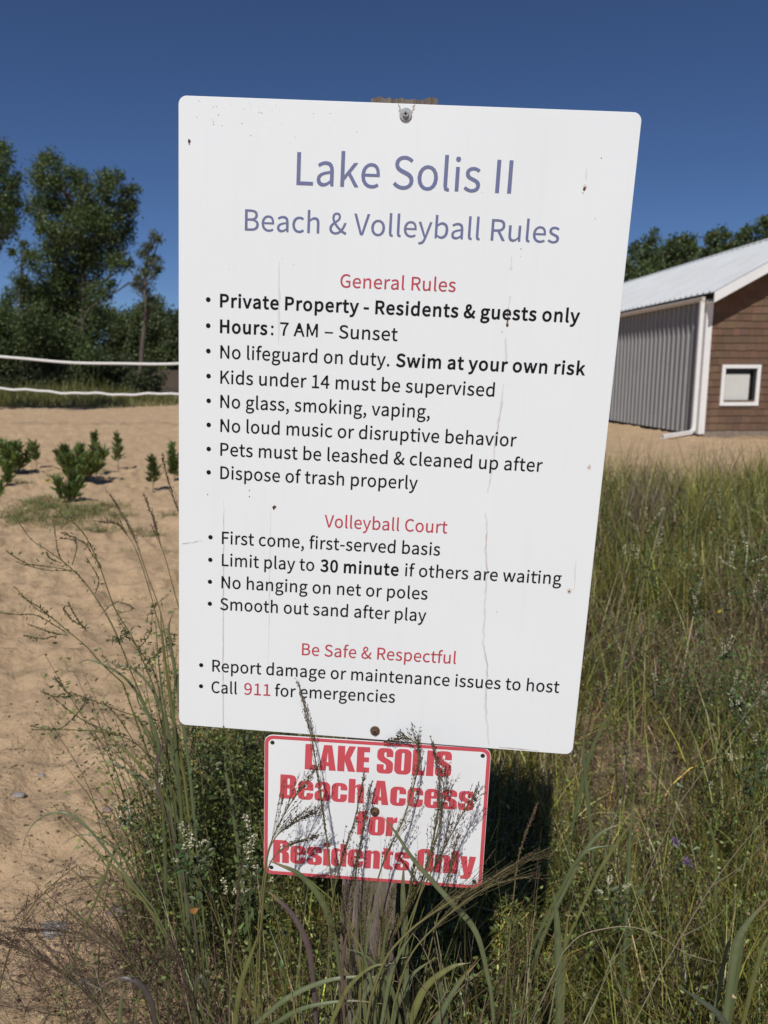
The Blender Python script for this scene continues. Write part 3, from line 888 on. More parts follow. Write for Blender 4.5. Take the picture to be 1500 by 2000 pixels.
S_OUT = [(0, .36), (0, .14), (.03, .06), (.10, .01), (.2, 0), (.36, 0), (.46, .01), (.53, .06), (.56, .15), (.56, .38), (.53, .46), (.46, .53), (.29, .63), (.24, .69), (.24, .80), (.26, .84), (.28, .85), (.30, .84), (.32, .80), (.32, .66), (.55, .66), (.55, .84), (.52, .93), (.46, .985), (.36, 1), (.2, 1), (.10, .985), (.03, .93), (0, .84), (0, .64), (.03, .56), (.10, .49), (.27, .39), (.32, .33), (.32, .20), (.30, .16), (.28, .15), (.26, .16), (.24, .20), (.24, .36)]
LOWL = [(.34, .8), (.2, .8), (.10, .78), (.03, .71), (0, .62), (0, .18), (.03, .09), (.10, .02), (.2, 0), (.36, 0), (.46, .02), (.52, .09), (.54, .18)]
BLOCK = {
    'L': (.44, [[(0, 0), (.43, 0), (.43, .2), (.25, .2), (.25, 1), (0, 1)]]),
    'A': (.60, [[(0, 0), (.24, 0), (.255, .17), (.345, .17), (.36, 0), (.60, 0), (.44, 1), (.16, 1)], [(.27, .33), (.33, .33), (.30, .74)]]),
    'K': (.62, [[(0, 0), (.25, 0), (.25, .40), (.38, 0), (.63, 0), (.44, .53), (.62, 1), (.38, 1), (.25, .62), (.25, 1), (0, 1)]]),
    'E': (.44, [[(0, 0), (.44, 0), (.44, .2), (.25, .2), (.25, .41), (.42, .41), (.42, .6), (.25, .6), (.25, .8), (.44, .8), (.44, 1), (0, 1)]]),
    'S': (.56, [S_OUT]),
    'O': (.57, [rrect(0, 0, .57, 1, .2), rrect(.24, .15, .33, .85, .044)]),
    'I': (.25, [[(0, 0), (.25, 0), (.25, 1), (0, 1)]]),
    'B': (.57, [[(0, 0), (.38, 0), (.49, .03), (.56, .1), (.57, .2), (.57, .36), (.54, .46), (.47, .52), (.53, .57), (.56, .65), (.56, .82), (.53, .92), (.46, .98), (.36, 1), (0, 1)], rrect(.25, .15, .33, .43, .035), rrect(.25, .59, .33, .85, .035)]),
    'R': (.57, [[(0, 0), (.25, 0), (.25, .44), (.30, .44), (.33, .39), (.33, 0), (.57, 0), (.57, .33), (.55, .44), (.47, .52), (.54, .58), (.57, .68), (.57, .82), (.53, .92), (.46, .98), (.36, 1), (0, 1)], rrect(.25, .59, .33, .85, .035)]),
    'e': (.54, [[(.54, .40), (.54, .62), (.51, .71), (.44, .78)] + LOWL + [(.54, .29), (.31, .29), (.31, .18), (.29, .13), (.25, .13), (.23, .18), (.23, .40)], rrect(.23, .50, .31, .67, .035)]),
    'c': (.54, [[(.54, .5), (.54, .62), (.51, .71), (.44, .78)] + LOWL + [(.54, .33), (.31, .33), (.31, .18), (.29, .13), (.25, .13), (.23, .18), (.23, .62), (.25, .67), (.29, .67), (.31, .62), (.31, .5)]]),
    'a': (.54, [[(.31, 0), (.54, 0), (.54, .60), (.51, .71), (.44, .78), (.34, .8), (.2, .8), (.1, .78), (.03, .71), (0, .6), (0, .53), (.22, .53), (.22, .63), (.24, .67), (.28, .67), (.30, .63), (.30, .54), (.27, .49), (.12, .43), (.03, .36), (0, .28), (0, .14), (.03, .04), (.10, 0), (.18, 0), (.26, .03), (.30, .08)], rrect(.225, .13, .305, .39, .035)]),
    'h': (.54, [[(0, 0), (.23, 0), (.23, .62), (.25, .66), (.29, .66), (.31, .62), (.31, 0), (.54, 0), (.54, .64), (.51, .74), (.44, .8), (.36, .8), (.28, .77), (.23, .72), (.23, 1), (0, 1)]]),
    'n': (.54, [[(0, 0), (.23, 0), (.23, .62), (.25, .66), (.29, .66), (.31, .62), (.31, 0), (.54, 0), (.54, .64), (.51, .74), (.44, .8), (.36, .8), (.28, .77), (.23, .72), (.23, .79), (0, .79)]]),
    's': (.53, [shift(S_OUT, 0, 0, .95, .8)]),
    'f': (.41, [[(.08, 0), (.31, 0), (.31, .64), (.41, .64), (.41, .78), (.31, .78), (.31, .83), (.34, .87), (.41, .87), (.41, 1), (.26, 1), (.15, .98), (.09, .92), (.08, .84), (.08, .78), (0, .78), (0, .64), (.08, .64)]]),
    't': (.41, [[(.13, .02), (.24, 0), (.41, 0), (.41, .14), (.34, .14), (.31, .2), (.31, .64), (.41, .64), (.41, .78), (.31, .78), (.31, .93), (.08, .93), (.08, .78), (0, .78), (0, .64), (.08, .64), (.08, .1)]]),
    'r': (.37, [[(0, 0), (.23, 0), (.23, .5), (.27, .56), (.37, .57), (.37, .8), (.29, .78), (.23, .7), (.23, .79), (0, .79)]]),
    'o': (.55, [rrect(0, 0, .55, .8, .19), rrect(.235, .13, .315, .67, .039)]),
    'i': (.23, [[(0, 0), (.23, 0), (.23, .74), (0, .74)], [(0, .83), (.23, .83), (.23, 1), (0, 1)]]),
    'd': (.54, [[(.31, 0), (.54, 0), (.54, 1), (.31, 1), (.31, .73), (.26, .78), (.18, .8), (.1, .8), (.03, .74), (0, .64), (0, .16), (.03, .07), (.1, .01), (.18, 0), (.26, .02), (.31, .06)], rrect(.23, .13, .31, .67, .035)]),
    'l': (.23, [[(0, 0), (.23, 0), (.23, 1), (0, 1)]]),
    'y': (.55, [[(0, .79), (.17, 0), (.14, -.05), (.06, -.06), (.06, -.2), (.24, -.2), (.34, -.18), (.40, -.12), (.43, 0), (.55, .79), (.32, .79), (.285, .3), (.24, .79)]]),
}
BLOCK_LINES = [('LAKE SOLIS', 199.7, -967.6, 428.6, -961.5, 43.2), ('Beach Access', 161.7, -1021.1, 467.5, -1016.1, 41.5), ('for', 283.3, -1074.3, 349.9, -1071.8, 42.2), ('Residents Only', 153.0, -1136.4, 478.2, -1128.5, 40.9)]


def access_sign():
    ox, oy = .3131, -1.0335
    e = empty('access_sign', (0, 0, 0), 'small white sign with red border and red beach access lettering', 'sign')
    rot = math.radians(.9)
    e.matrix_basis = sign_frame(Vector((ox, oy, -.0028))) @ Matrix.Rotation(rot, 4, 'Z')
    W, H = .3525, .2445
    p = MB()
    sheet(p, rrect(-W / 2, -H / 2, W / 2, H / 2, .013), -.0015, 0, .0003)
    panel = p.build('panel', M['panel2'], e, flat=True, local=True)
    bd = MB()
    d = .0062
    V, T = fill_polys([rrect(-W / 2 + .0006, -H / 2 + .0006, W / 2 - .0006, H / 2 - .0006, .0125), rrect(-W / 2 + d, -H / 2 + d, W / 2 - d, H / 2 - d, .0085)])
    bd.add(np.column_stack([V[:, :2], np.full(len(V), .0003)]), t=T)
    bd.build('red_border', M['redsign'], panel, flat=True, local=True)
    lt = MB()
    cr, sr = math.cos(-rot), math.sin(-rot)
    for T, x0, y0, x1, y1, cap in BLOCK_LINES:
        polys, x = [], 0
        for ch in T:
            if ch == ' ':
                x += .21
                continue
            wd, ps = BLOCK[ch]
            polys += [np.array(q) + np.array([x, 0]) for q in ps]
            x += wd + .045
        x -= .045
        kx = (x1 - x0) / 1000 / x
        V, F = fill_polys([q * np.array([kx, cap / 1000]) for q in polys])
        px = x0 / 1000 - ox + V[:, 0]
        py = y0 / 1000 - oy + V[:, 1] + V[:, 0] * (y1 - y0) / (x1 - x0)
        lt.add(np.column_stack([px * cr - py * sr, px * sr + py * cr, np.full(len(px), .0003)]), t=F)
    lt.build('red_lettering', M['redsign'], panel, flat=True, local=True)
    ho = MB()
    for sx in (-1, 1):
        for sy in (-1, 1):
            disc(ho, sx * (W / 2 - .0125), sy * (H / 2 - .0125), .0005, .0034)
    ho.build('mounting_hole', M['dark'], panel, flat=True, local=True)
    screw(e, .0005, .0027, .0001, .0074, .0040, M['rusty'])


def signpost():
    e = empty('wooden_post', (0, 0, 0), 'weathered grey square timber post behind both signs', 'post')
    m = Matrix((EX, -OUT, UP)).transposed().to_4x4()
    bot = TL + EX * .318 + UP * -1.95 + OUT * -.0475
    m.translation = bot
    e.matrix_basis = m @ Matrix.Rotation(math.radians(-.5), 4, 'Y')
    hw, L = .0442, 1.9575
    side = 15
    u = np.linspace(-1, 1, side, endpoint=False)
    ring = np.concatenate([np.column_stack([u, -np.ones(side)]), np.column_stack([np.ones(side), u]), np.column_stack([-u, np.ones(side)]), np.column_stack([-np.ones(side), -u])])
    nr, nz = len(ring), 120
    ang = np.arange(nr)
    groove = np.zeros(nr)
    for k in (3, 5, 9, 12, 18, 24, 33, 41, 52): groove[k] = rng.uniform(.03, .09)
    zz = np.linspace(0, L, nz)
    V = []
    for i, z in enumerate(zz):
        f = 1 - groove * (.5 + .5 * np.sin(z * 5 + ang)) - .012 * vnoise(ang * .9, np.full(nr, z * 3.0), 11)
        P = ring * f[:, None] * hw
        zt = np.full(nr, z)
        if i == nz - 1: zt = zt + (vnoise(ang * 1.3, ang * 0.0, 12) - .5) * .005
        V.append(np.column_stack([P, zt]))
    V = np.concatenate(V)
    q = [(i * nr + j, i * nr + (j + 1) % nr, (i + 1) * nr + (j + 1) % nr, (i + 1) * nr + j) for i in range(nz - 1) for j in range(nr)]
    n0 = len(V)
    top = V[-nr:] * np.array([.5, .5, 1])
    V = np.vstack([V, top, [[0, 0, L]]])
    q += [((nz - 1) * nr + j, (nz - 1) * nr + (j + 1) % nr, n0 + (j + 1) % nr, n0 + j) for j in range(nr)]
    t = [(n0 + j, n0 + (j + 1) % nr, n0 + nr) for j in range(nr)]
    MB().add(V, q, t).build('timber', M['wood'], e, flat=True, local=True)


rules_sign()
access_sign()
signpost()


# ------------------------------------------------------------------ shed with metal roof
def shed():
    th = math.radians(4.2)
    e = empty('storage_shed', (7.62, 18.62, 0), 'beach shed with grey ribbed metal side, brown shake gable and pale metal roof', 'shed', rz=th)
    W, D, HE, SL = 6.3, 15.0, 3.28, .545
    rid = HE + SL * W / 2
    # grey ribbed side wall (x = 0) and its twin on the far side, plain back wall
    m = MB()
    for sx in (0, 1):
        pr = []
        y = .12
        while y < D:
            pr += [(0, y), (0, y + .16), (.058, y + .17), (.058, y + .225), (0, y + .245)]
            y += .272
        pr.append((0, D))
        x = lambda o: (-o if sx == 0 else W + o)
        V = [(x(o), yy, z) for z in (.06, HE + .02) for o, yy in pr]
        n = len(pr)
        m.add(V, [(i, i + 1, n + i + 1, n + i) for i in range(n - 1)])
    m.add([(0, D, 0), (W, D, 0), (W, D, HE), (W / 2, D, rid), (0, D, HE)], [(0, 1, 2, 4)], [(4, 2, 3)])
    m.build('metal_side_wall', M['siding'], e, flat=True, local=True)
    # gable wall: courses of shakes with uneven lower edges
    sh = MB()
    z = .16
    wx0, wx1, wz0, wz1 = .50, 1.33, .81, 1.65       # window opening
    while z < rid:
        h = .172
        x = .0
        while x < W:
            wd = rng.uniform(.12, .26)
            x1 = min(x + wd, W)
            xm = (x + x1) / 2
            top = HE + SL * min(xm, W - xm) + .0
            za, zb = z + rng.uniform(-.008, .008), z + h + .03
            if za < top and not (wx0 < x1 and x < wx1 and z > wz0 - .1 and z < wz1 - .04):
                c = tints((.150, .093, .062), 1, .09, .03)[0]
                zb2 = min(zb, top + .02)
                sh.add([(x + .002, -.030, za), (x1 - .002, -.030, za), (x1 - .002, -.008, zb2), (x + .002, -.008, zb2), (x + .002, .01, za), (x1 - .002, .01, za)],
                       [(0, 1, 2, 3), (4, 5, 1, 0)], col=c)
            elif za < top:                       # cut around the window
                for a, c2 in ((x, min(x1, wx0 + .02)), (max(x, wx1 - .02), x1)):
                    if c2 - a > .01:
                        c = tints((.150, .093, .062), 1, .09, .03)[0]
                        sh.add([(a, -.030, za), (c2, -.030, za), (c2, -.008, zb), (a, -.008, zb), (a, .01, za), (c2, .01, za)], [(0, 1, 2, 3), (4, 5, 1, 0)], col=c)
            x = x1
        z += h
    sh.build('shake_gable_wall', M['shake'], e, flat=True, local=True)
    bk = MB()
    bk.add([(0, .012, 0), (wx0, .012, 0), (wx0, .012, HE), (0, .012, HE), (wx1, .012, 0), (W, .012, 0), (W, .012, HE), (wx1, .012, HE), (wx0, .012, wz0), (wx1, .012, wz0), (wx0, .012, wz1), (wx1, .012, wz1), (W / 2, .012, rid)],
           [(0, 1, 2, 3), (4, 5, 6, 7), (1, 4, 9, 8), (10, 11, 7, 2)], [(3, 6, 12)])
    bk.build('gable_backing', M['sash'], e, flat=True, local=True)
    # roof: ribbed sheets, left and right slope
    r = MB()
    oh, og = .09, .46
    for sx in (0, 1):
        pr = []
        y = -og
        while y < D + .3:
            pr += [(0, y), (0, y + .225), (.048, y + .24), (.048, y + .285), (0, y + .30)]
            y += .30
        n = len(pr)
        xe, xr = (-oh, W / 2) if sx == 0 else (W + oh, W / 2)
        ze, zr = HE + .12 - SL * oh, rid + .12
        V = [(xx, yy, zz + o) for xx, zz in ((xe, ze), (xr, zr)) for o, yy in pr]
        r.add(V, [(i, n + i, n + i + 1, i + 1) for i in range(n - 1)])
        V = [(xx, yy, zz - .02) for xx, zz in ((xe, ze), (xr, zr)) for yy in (-og, D + .3)]
        r.add(V, [(0, 1, 3, 2)])
    roof = r.build('roof', M['roof'], e, flat=True, local=True)
    c = MB()
    for sx in (-1, 1):
        c.add([(W / 2, -og - .01, rid + .165), (W / 2, D + .3, rid + .165), (W / 2 + sx * .16, D + .3, rid + .165 - SL * .16), (W / 2 + sx * .16, -og - .01, rid + .165 - SL * .16)], [(0, 1, 2, 3)])
    c.build('ridge_cap', M['roof'], roof, flat=True, local=True)
    # rake boards, eave fascia with gutter, soffits
    for sx in (0, 1):
        rk = MB()
        f = lambda x: x if sx == 0 else W - x
        V = []
        for yy in (-og - .03, -og):
            for x, zz in ((-oh - .02, HE + .115 - SL * (oh + .02)), (W / 2, rid + .115)):
                V += [(f(x), yy, zz), (f(x), yy, zz - .23)]
        rk.add(V, [(0, 2, 3, 1), (4, 5, 7, 6), (0, 1, 5, 4), (1, 3, 7, 5), (0, 4, 6, 2)])
        rk.build('rake_board', M['whitepaint'], e, flat=True, local=True)
    for sx in (0, 1):
        sf = MB()
        f = lambda x: x if sx == 0 else W - x
        sf.add([(f(-oh), -og, HE - .10 - SL * oh), (f(W / 2), -og, rid - .10), (f(W / 2), .0, rid - .10), (f(-oh), .0, HE - .10 - SL * oh)], [(0, 1, 2, 3)])
        sf.add([(f(-oh), 0, HE - .02), (f(0), 0, HE - .02), (f(0), D, HE - .02), (f(-oh), D, HE - .02)], [(0, 1, 2, 3)])
        sf.build('soffit', M['soffit'], e, flat=True, local=True)
    g = MB()
    zg = HE - .005
    P = [(-oh - .004, zg + .0), (-oh - .004, zg - .10), (-oh - .06, zg - .10), (-oh - .085, zg - .035), (-oh - .085, zg), (-oh - .078, zg), (-oh - .055, zg - .09)]
    n = len(P)
    V = [(x, y, z) for y in (-.02, D) for x, z in P]
    g.add(V, [(i, n + i, n + i + 1, i + 1) for i in range(n - 1)], [(0, 1, 2), (0, 2, 3), (0, 3, 4)])
    g.build('gutter', M['soffit'], e, flat=True, local=True)
    ds = MB()
    path = np.array([(-oh - .045, .03, HE - .09), (-oh - .045, .03, HE - .6), (-oh - .045, .03, .26), (-oh - .055, .02, .17), (-oh - .13, -.03, .11), (-1.12, -.46, .045)])
    prof = [(-.045, -.035), (.045, -.035), (.045, .035), (-.045, .035)]
    T, A, B = frames(path)
    X = np.zeros((len(path), 3))
    for i in range(len(path)):
        t = T[i]
        a = np.cross(t, (0.0, 1.0, 0.12))
        a /= np.linalg.norm(a)
        A[i], B[i] = a, np.cross(t, a)
    V = np.array([[path[i] + A[i] * u + B[i] * v for u, v in prof] for i in range(len(path))]).reshape(-1, 3)
    ds.add(V, [(i * 4 + j, i * 4 + (j + 1) % 4, (i + 1) * 4 + (j + 1) % 4, (i + 1) * 4 + j) for i in range(len(path) - 1) for j in range(4)])
    ds.build('downspout', M['whitepaint'], e, flat=True, local=True)
    # corner trim, window, base
    for x0, x1, xa, xb in ((-.045, .105, -.045, -.03), (W - .105, W + .045, W + .03, W + .045)):
        ct = MB()
        ct.box(x0, x1, -.052, -.031, .07, HE - .06)
        ct.box(xa, xb, -.029, .115, .07, HE - .06)
        ct.build('corner_trim', M['whitepaint'], e, flat=True, local=True)
    wf = MB()
    t = .085
    wf.box(wx0 - t + .02, wx1 + t - .02, -.060, -.012, wz1 - .02, wz1 + t - .02)
    wf.box(wx0 - t + .02, wx1 + t - .02, -.060, -.012, wz0 - t + .02, wz0 + .02)
    wf.box(wx0 - t + .02, wx0 + .02, -.058, -.012, wz0 + .02, wz1 - .02)
    wf.box(wx1 - .02, wx1 + t - .02, -.058, -.012, wz0 + .02, wz1 - .02)
    win = wf.build('window', M['whitepaint'], e, flat=True, local=True)
    ss = MB()
    a0, a1, b0, b1 = wx0 + .02, wx1 - .02, wz0 + .02, wz1 - .02
    ss.box(a0, a1, .0, .05, b1 - .05, b1)
    ss.box(a0, a1, .0, .05, b0, b0 + .035)
    ss.box(a0, a0 + .035, .001, .05, b0 + .035, b1 - .05)
    ss.box(a1 - .06, a1, .001, .05, b0 + .035, b1 - .05)
    ss.box(a0, a1, .09, .10, b0, b1)
    ss.build('sash', M['sash'], win, flat=True, local=True)
    bl = MB()
    bl.box(a0 + .04, a1 - .12, .06, .068, b0 + .04, b1 - .13)
    bl.build('blind', M['blind'], win, flat=True, local=True)
    ba = MB()
    ba.box(-.02, W + .02, -.012, .2, -.1, .15)
    ba.build('foundation', M['concrete'], e, flat=True, local=True)


shed()


# ------------------------------------------------------------------ volleyball net
def volleyball_net():
    x0, x1, y0 = -12.1, -2.3, 22.3
    e = empty('volleyball_net', ((x0 + x1) / 2, y0, 0), 'sagging volleyball net with two white tapes across the sand', 'net')
    xs = np.linspace(x0, x1, 60)
    k = ((xs - (x0 + x1) / 2) / ((x1 - x0) / 2)) ** 2
    zt = 1.775 + .33 * k + .01 * np.sin(xs * 2.3) + (xs + 7.2) * -.004
    zb = .92 + .30 * k + .018 * np.sin(xs * 3.7 + 1) + .012 * np.sin(xs * 9)
    for nm, zc, hh in (('top_tape', zt, .036), ('bottom_tape', zb, .032)):
        t = MB()
        n = len(xs)
        pr = [(-.004, -1), (.004, -1), (.006, 0), (.004, 1), (-.004, 1), (-.006, 0)]
        V = np.array([[(x, y0 + p[0], z + p[1] * hh) for p in pr] for x, z in zip(xs, zc)]).reshape(-1, 3)
        t.add(V, [(i * 6 + j, i * 6 + (j + 1) % 6, (i + 1) * 6 + (j + 1) % 6, (i + 1) * 6 + j) for i in range(n - 1) for j in range(6)])
        t.build(nm, M['tape'], e)
    c = MB()
    for f in np.linspace(.1, .9, 9):
        tube(c, np.column_stack([xs, np.full(len(xs), y0), zb + (zt - zb) * f]), .0006, 3)
    for x in np.arange(x0, x1, .1):
        tube(c, [(x, y0, np.interp(x, xs, zb)), (x, y0, np.interp(x, xs, zt))], .0006, 3)
    c.build('net_mesh', M['cord'], e)
    for x in (x0 - .12, x1 + .12):
        p = MB()
        tube(p, [(x, y0, -.2), (x, y0, 1.2), (x, y0, 2.25)], .045, 14)
        p.build('pole', M['pole'], e)


volleyball_net()


# ------------------------------------------------------------------ trees
def crown_cloud(mb, C, R, dens, size, col, spread=.31, subs=15):
    for c, r in zip(C, R):
        k = max(4, int(subs * (.7 + .6 * rng.random())))
        sub = c + rand_dirs(k) * r * rng.uniform(.35, .95, (k, 1)) * np.array([1, 1, .85])
        n = max(6, int(dens * 4.6 * r * r / k))
        P = np.repeat(sub, n, 0) + rng.normal(0, r * spread, (k * n, 3))
        shade = np.repeat(np.exp(rng.normal(0, .16, (k, 1))), n, 0)
        leaves(mb, P, rng.uniform(.55, 1.15, len(P)) * size, .66, tints(col, len(P), .22, .08) * shade, up=-.25)


def tree(name, label, cat, Y, trunk, rad, clumps, group=None, col=(.055, .074, .028), dens=260, size=.155, depth=1.2, bark_r=None, bare=()):
    clumps = list(clumps) + [(u + rng.normal(0, .5 * r), v + rng.normal(0, .5 * r), r * .7) for u, v, r in clumps]
    pts = np.array([at(u, v, Y) for u, v in trunk])
    base = np.array([pts[0][0], Y, float(gz(pts[0][0], Y)) - .1])
    pts = np.vstack([base, pts[1:]]) if len(pts) > 1 else np.vstack([base, base + [0, 0, 1]])
    e = empty(name, base, label, cat, group)
    T = catmull(pts, 8)
    rr = rad * np.linspace(1, .28, len(T))
    C = np.array([at(u, v, Y + rng.normal(0, depth)) for u, v, r in clumps])
    R = np.array([r for u, v, r in clumps]) / 1500 * Y
    tr = MB()
    tube(tr, T, rr, 9)
    for c, r in zip(C, R):
        below = [i for i in range(len(T)) if T[i][2] < c[2] - .25 * np.linalg.norm(T[i][:2] - c[:2])]
        i = max(below) if below else 0
        i = max(0, i - int(rng.integers(0, 3)))
        p0 = T[i]
        mid = (p0 + c) / 2 + np.array([0, 0, -.08 * np.linalg.norm(c - p0)]) + rng.normal(0, .12, 3)
        L = catmull(np.array([p0, mid, c]), 5)
        tube(tr, L, np.linspace(min(rr[i] * .5, .035 + .02 * np.linalg.norm(c - p0)), .015, len(L)), 5)
        for k in range(4):
            d = rand_dirs(1)[0]
            tube(tr, np.array([c - (c - mid) * .3 * rng.random(), c + d * r * .5, c + d * r * .95 + np.array([0, 0, .1 * r])]), [.018, .012, .006], 4)
    for u0, v0, u1, v1 in bare:
        a, b2 = at(u0, v0, Y), at(u1, v1, Y + .5)
        tube(tr, catmull(np.array([a, (a + b2) / 2 + rng.normal(0, .12, 3), b2]), 4), np.linspace(.06, .02, 9), 5)
    tr.build('trunk', M['bark'], e)
    cr = MB()
    crown_cloud(cr, C, R, dens, size, col)
    cr.build('crown', M['crown'], e)
    return e


# the tall cottonwood, the slender tree beside it and the tree at the left edge, on the far side of the sand
COTTON = [(85, 318, 17), (106, 314, 19), (78, 345, 22), (110, 352, 26), (150, 344, 21), (163, 368, 22), (212, 345, 18), (232, 346, 15), (205, 370, 24), (180, 400, 28), (248, 372, 18), (258, 404, 15),
          (236, 420, 26), (205, 440, 32), (100, 388, 28), (66, 400, 16), (75, 424, 20), (122, 420, 30), (150, 430, 33), (95, 452, 22), (130, 470, 32), (170, 470, 36), (215, 480, 30), (243, 458, 20),
          (100, 500, 30), (140, 520, 38), (185, 510, 32), (225, 512, 20), (244, 520, 14), (112, 560, 36), (160, 560, 36), (192, 572, 22), (90, 600, 36), (140, 610, 38), (182, 606, 28), (216, 556, 10),
          (95, 655, 40), (140, 662, 38), (185, 655, 28), (120, 700, 34), (170, 700, 30)]
tree('cottonwood_tree', 'tall broad cottonwood with ragged crown behind the volleyball net', 'tree', 48, [(168, 785), (165, 660), (160, 540), (150, 430), (110, 340)], .34, COTTON, 'trees across the sand', col=(.092, .128, .042),
     bare=((196, 560, 190, 470), (206, 590, 238, 545), (150, 600, 165, 520)))
tree('cottonwood_tree', 'low bushy tree leaning against the left of the tall cottonwood', 'tree', 47, [(50, 785), (48, 680), (40, 560), (48, 490)], .2,
     [(50, 492, 13), (24, 494, 8), (45, 478, 10), (62, 520, 20), (40, 545, 18), (28, 575, 20), (58, 570, 26), (20, 618, 26), (62, 622, 36), (30, 668, 34), (75, 680, 30), (-10, 640, 30), (-15, 690, 34)], 'trees across the sand', col=(.082, .116, .040))
tree('slender_tree', 'slender half-bare tree with a pale trunk right of the tall cottonwood', 'tree', 46, [(272, 785), (277, 690), (284, 610), (283, 540), (296, 462)], .17,
     [(301, 462, 11), (288, 478, 11), (312, 466, 8), (275, 494, 10), (291, 508, 14), (306, 510, 11), (281, 528, 14), (299, 534, 12), (270, 548, 12), (286, 560, 16), (311, 524, 8), (262, 556, 9), (292, 588, 13), (303, 600, 14), (280, 596, 11)], 'trees across the sand',
     col=(.10, .122, .055), dens=230, size=.13, depth=.5, bare=((252, 552, 212, 578), (290, 520, 318, 452), (284, 580, 250, 520)))
tree('broadleaf_tree', 'dark tree cut off by the left edge of the photo', 'tree', 30, [(-150, 830), (-140, 700), (-120, 560), (-70, 430)], .3,
     [(3, 282, 11), (8, 318, 16), (33, 344, 14), (14, 350, 20), (18, 384, 26), (36, 398, 13), (-6, 405, 36), (24, 430, 22), (4, 458, 20), (-45, 350, 50), (-50, 440, 55), (-120, 380, 70), (-130, 470, 60), (-40, 290, 35), (-100, 300, 50), (-12, 480, 14), (-190, 420, 60)], 'trees across the sand',
     col=(.068, .108, .032), dens=420, size=.105)
# dark understory below them
for lab, Y, bu, cl in (
    ('dark leafy bush under the left end of the net', 46.5, 10, [(-30, 700, 40), (5, 690, 38), (30, 715, 32), (0, 735, 30), (-30, 740, 34), (20, 755, 24), (50, 750, 24), (-10, 765, 20)]),
    ('dark shrub at the foot of the tall cottonwood', 47, 110, [(70, 715, 30), (100, 725, 30), (130, 735, 26), (85, 745, 24), (150, 715, 30), (110, 755, 24), (145, 755, 24), (70, 765, 18)]),
    ('dim tangled shrub between the cottonwood and the slender tree', 47.5, 210, [(185, 725, 28), (215, 735, 24), (238, 745, 22), (200, 755, 22), (230, 715, 24), (175, 755, 22), (228, 762, 16)]),
    ('low grey-green shrub at the foot of the slender tree', 46.5, 270, [(258, 735, 22), (285, 742, 20), (262, 755, 18), (300, 755, 16), (312, 738, 13), (288, 722, 16), (285, 762, 14)])):
    tree('understory_shrub', lab, 'shrub', Y, [(bu, 785), (bu + 3, 740)], .08, cl, 'shrubs under the trees', col=(.062, .078, .034), dens=260, size=.18, depth=.8)
# line of trees behind the shed
for lab, Y, tu, cl in (
    ('round-topped tree just right of the rules sign, behind the shed roof', 46, 1255, [(1238, 488, 14), (1262, 474, 14), (1278, 466, 12), (1250, 505, 22), (1280, 500, 24), (1225, 515, 18), (1232, 545, 24), (1262, 535, 28), (1290, 525, 22), (1200, 520, 22), (1190, 550, 26), (1240, 590, 34), (1280, 570, 34)]),
    ('even-topped tree showing above the middle of the shed roof', 47, 1335, [(1315, 475, 14), (1332, 468, 12), (1352, 466, 12), (1325, 495, 24), (1350, 490, 24), (1308, 505, 18), (1310, 535, 28), (1345, 525, 28), (1330, 570, 34)]),
    ('tree with two pointed tops above the shed roof', 45.5, 1405, [(1387, 468, 10), (1400, 458, 11), (1411, 450, 9), (1390, 485, 18), (1415, 478, 18), (1378, 500, 20), (1405, 505, 24), (1430, 490, 18), (1400, 545, 34)]),
    ('tree highest at the right edge, behind the shed ridge', 46.5, 1490, [(1440, 464, 12), (1458, 458, 12), (1478, 446, 13), (1490, 434, 11), (1505, 440, 18), (1470, 475, 22), (1500, 470, 26), (1445, 485, 18), (1540, 440, 30), (1480, 510, 34), (1540, 500, 40)])):
    tree('hardwood_tree', lab, 'tree', Y, [(tu, 790), (tu, 640), (tu + 4, 520)], .26, cl, 'trees behind the shed', col=(.085, .118, .040), dens=250, size=.165)


def far_woods():
    b = MB()
    x = -75.0
    while x < 48:
        Y = rng.uniform(114, 124)
        h = 1500 * 0 + rng.uniform(9.5, 12.5)
        for k in range(16):
            c = np.array([x + rng.normal(0, 2.6), Y + rng.normal(0, 2), 1.2 + h * rng.uniform(-.02, .86)])
            crown_cloud(b, [c], [rng.uniform(1.4, 2.4)], 46, .42, (.095, .12, .045), subs=7)
        x += rng.uniform(2.6, 4.2)
    tag(b.build('far_woods', M['crown']), 'hazy green woods on the far bank of the lake', 'woods', kind='stuff')


far_woods()


# ------------------------------------------------------------------ shore grass, patches on the sand
def shore_grass():
    N = 16000
    y = rng.uniform(33.2, 45.2, N)
    x = rng.uniform(-.62, .15, N) * y
    edge = 33.5 + 3.2 * smooth(-15, -8, x) + 2.5 * (vnoise(x * .5, y * .1, 21) - .5)
    k = y > edge
    x, y = x[k], y[k]
    tall = .22 + .75 * smooth(-11, -17, x) * smooth(35, 39, y) + .25 * smooth(36, 42, y)
    h = tall * rng.uniform(.5, 1.15, len(x))
    n = vnoise(x * .8, y * .8, 22)[:, None]
    c = tints((.135, .145, .042), len(x), .25, .1) * (1 - .3 * n) + np.array([.03, .02, .0]) * n
    mb = MB()
    blades(mb, np.column_stack([x, y, gz(x, y) - .02]), h, rng.uniform(0, .35, len(x)), rng.uniform(.1, .9, len(x)), rng.uniform(.02, .05, len(x)), c, 3)
    tag(mb.build('shore_grass', M['leaf']), 'rough green grass between the sand and the trees', 'grass', kind='stuff')


shore_grass()

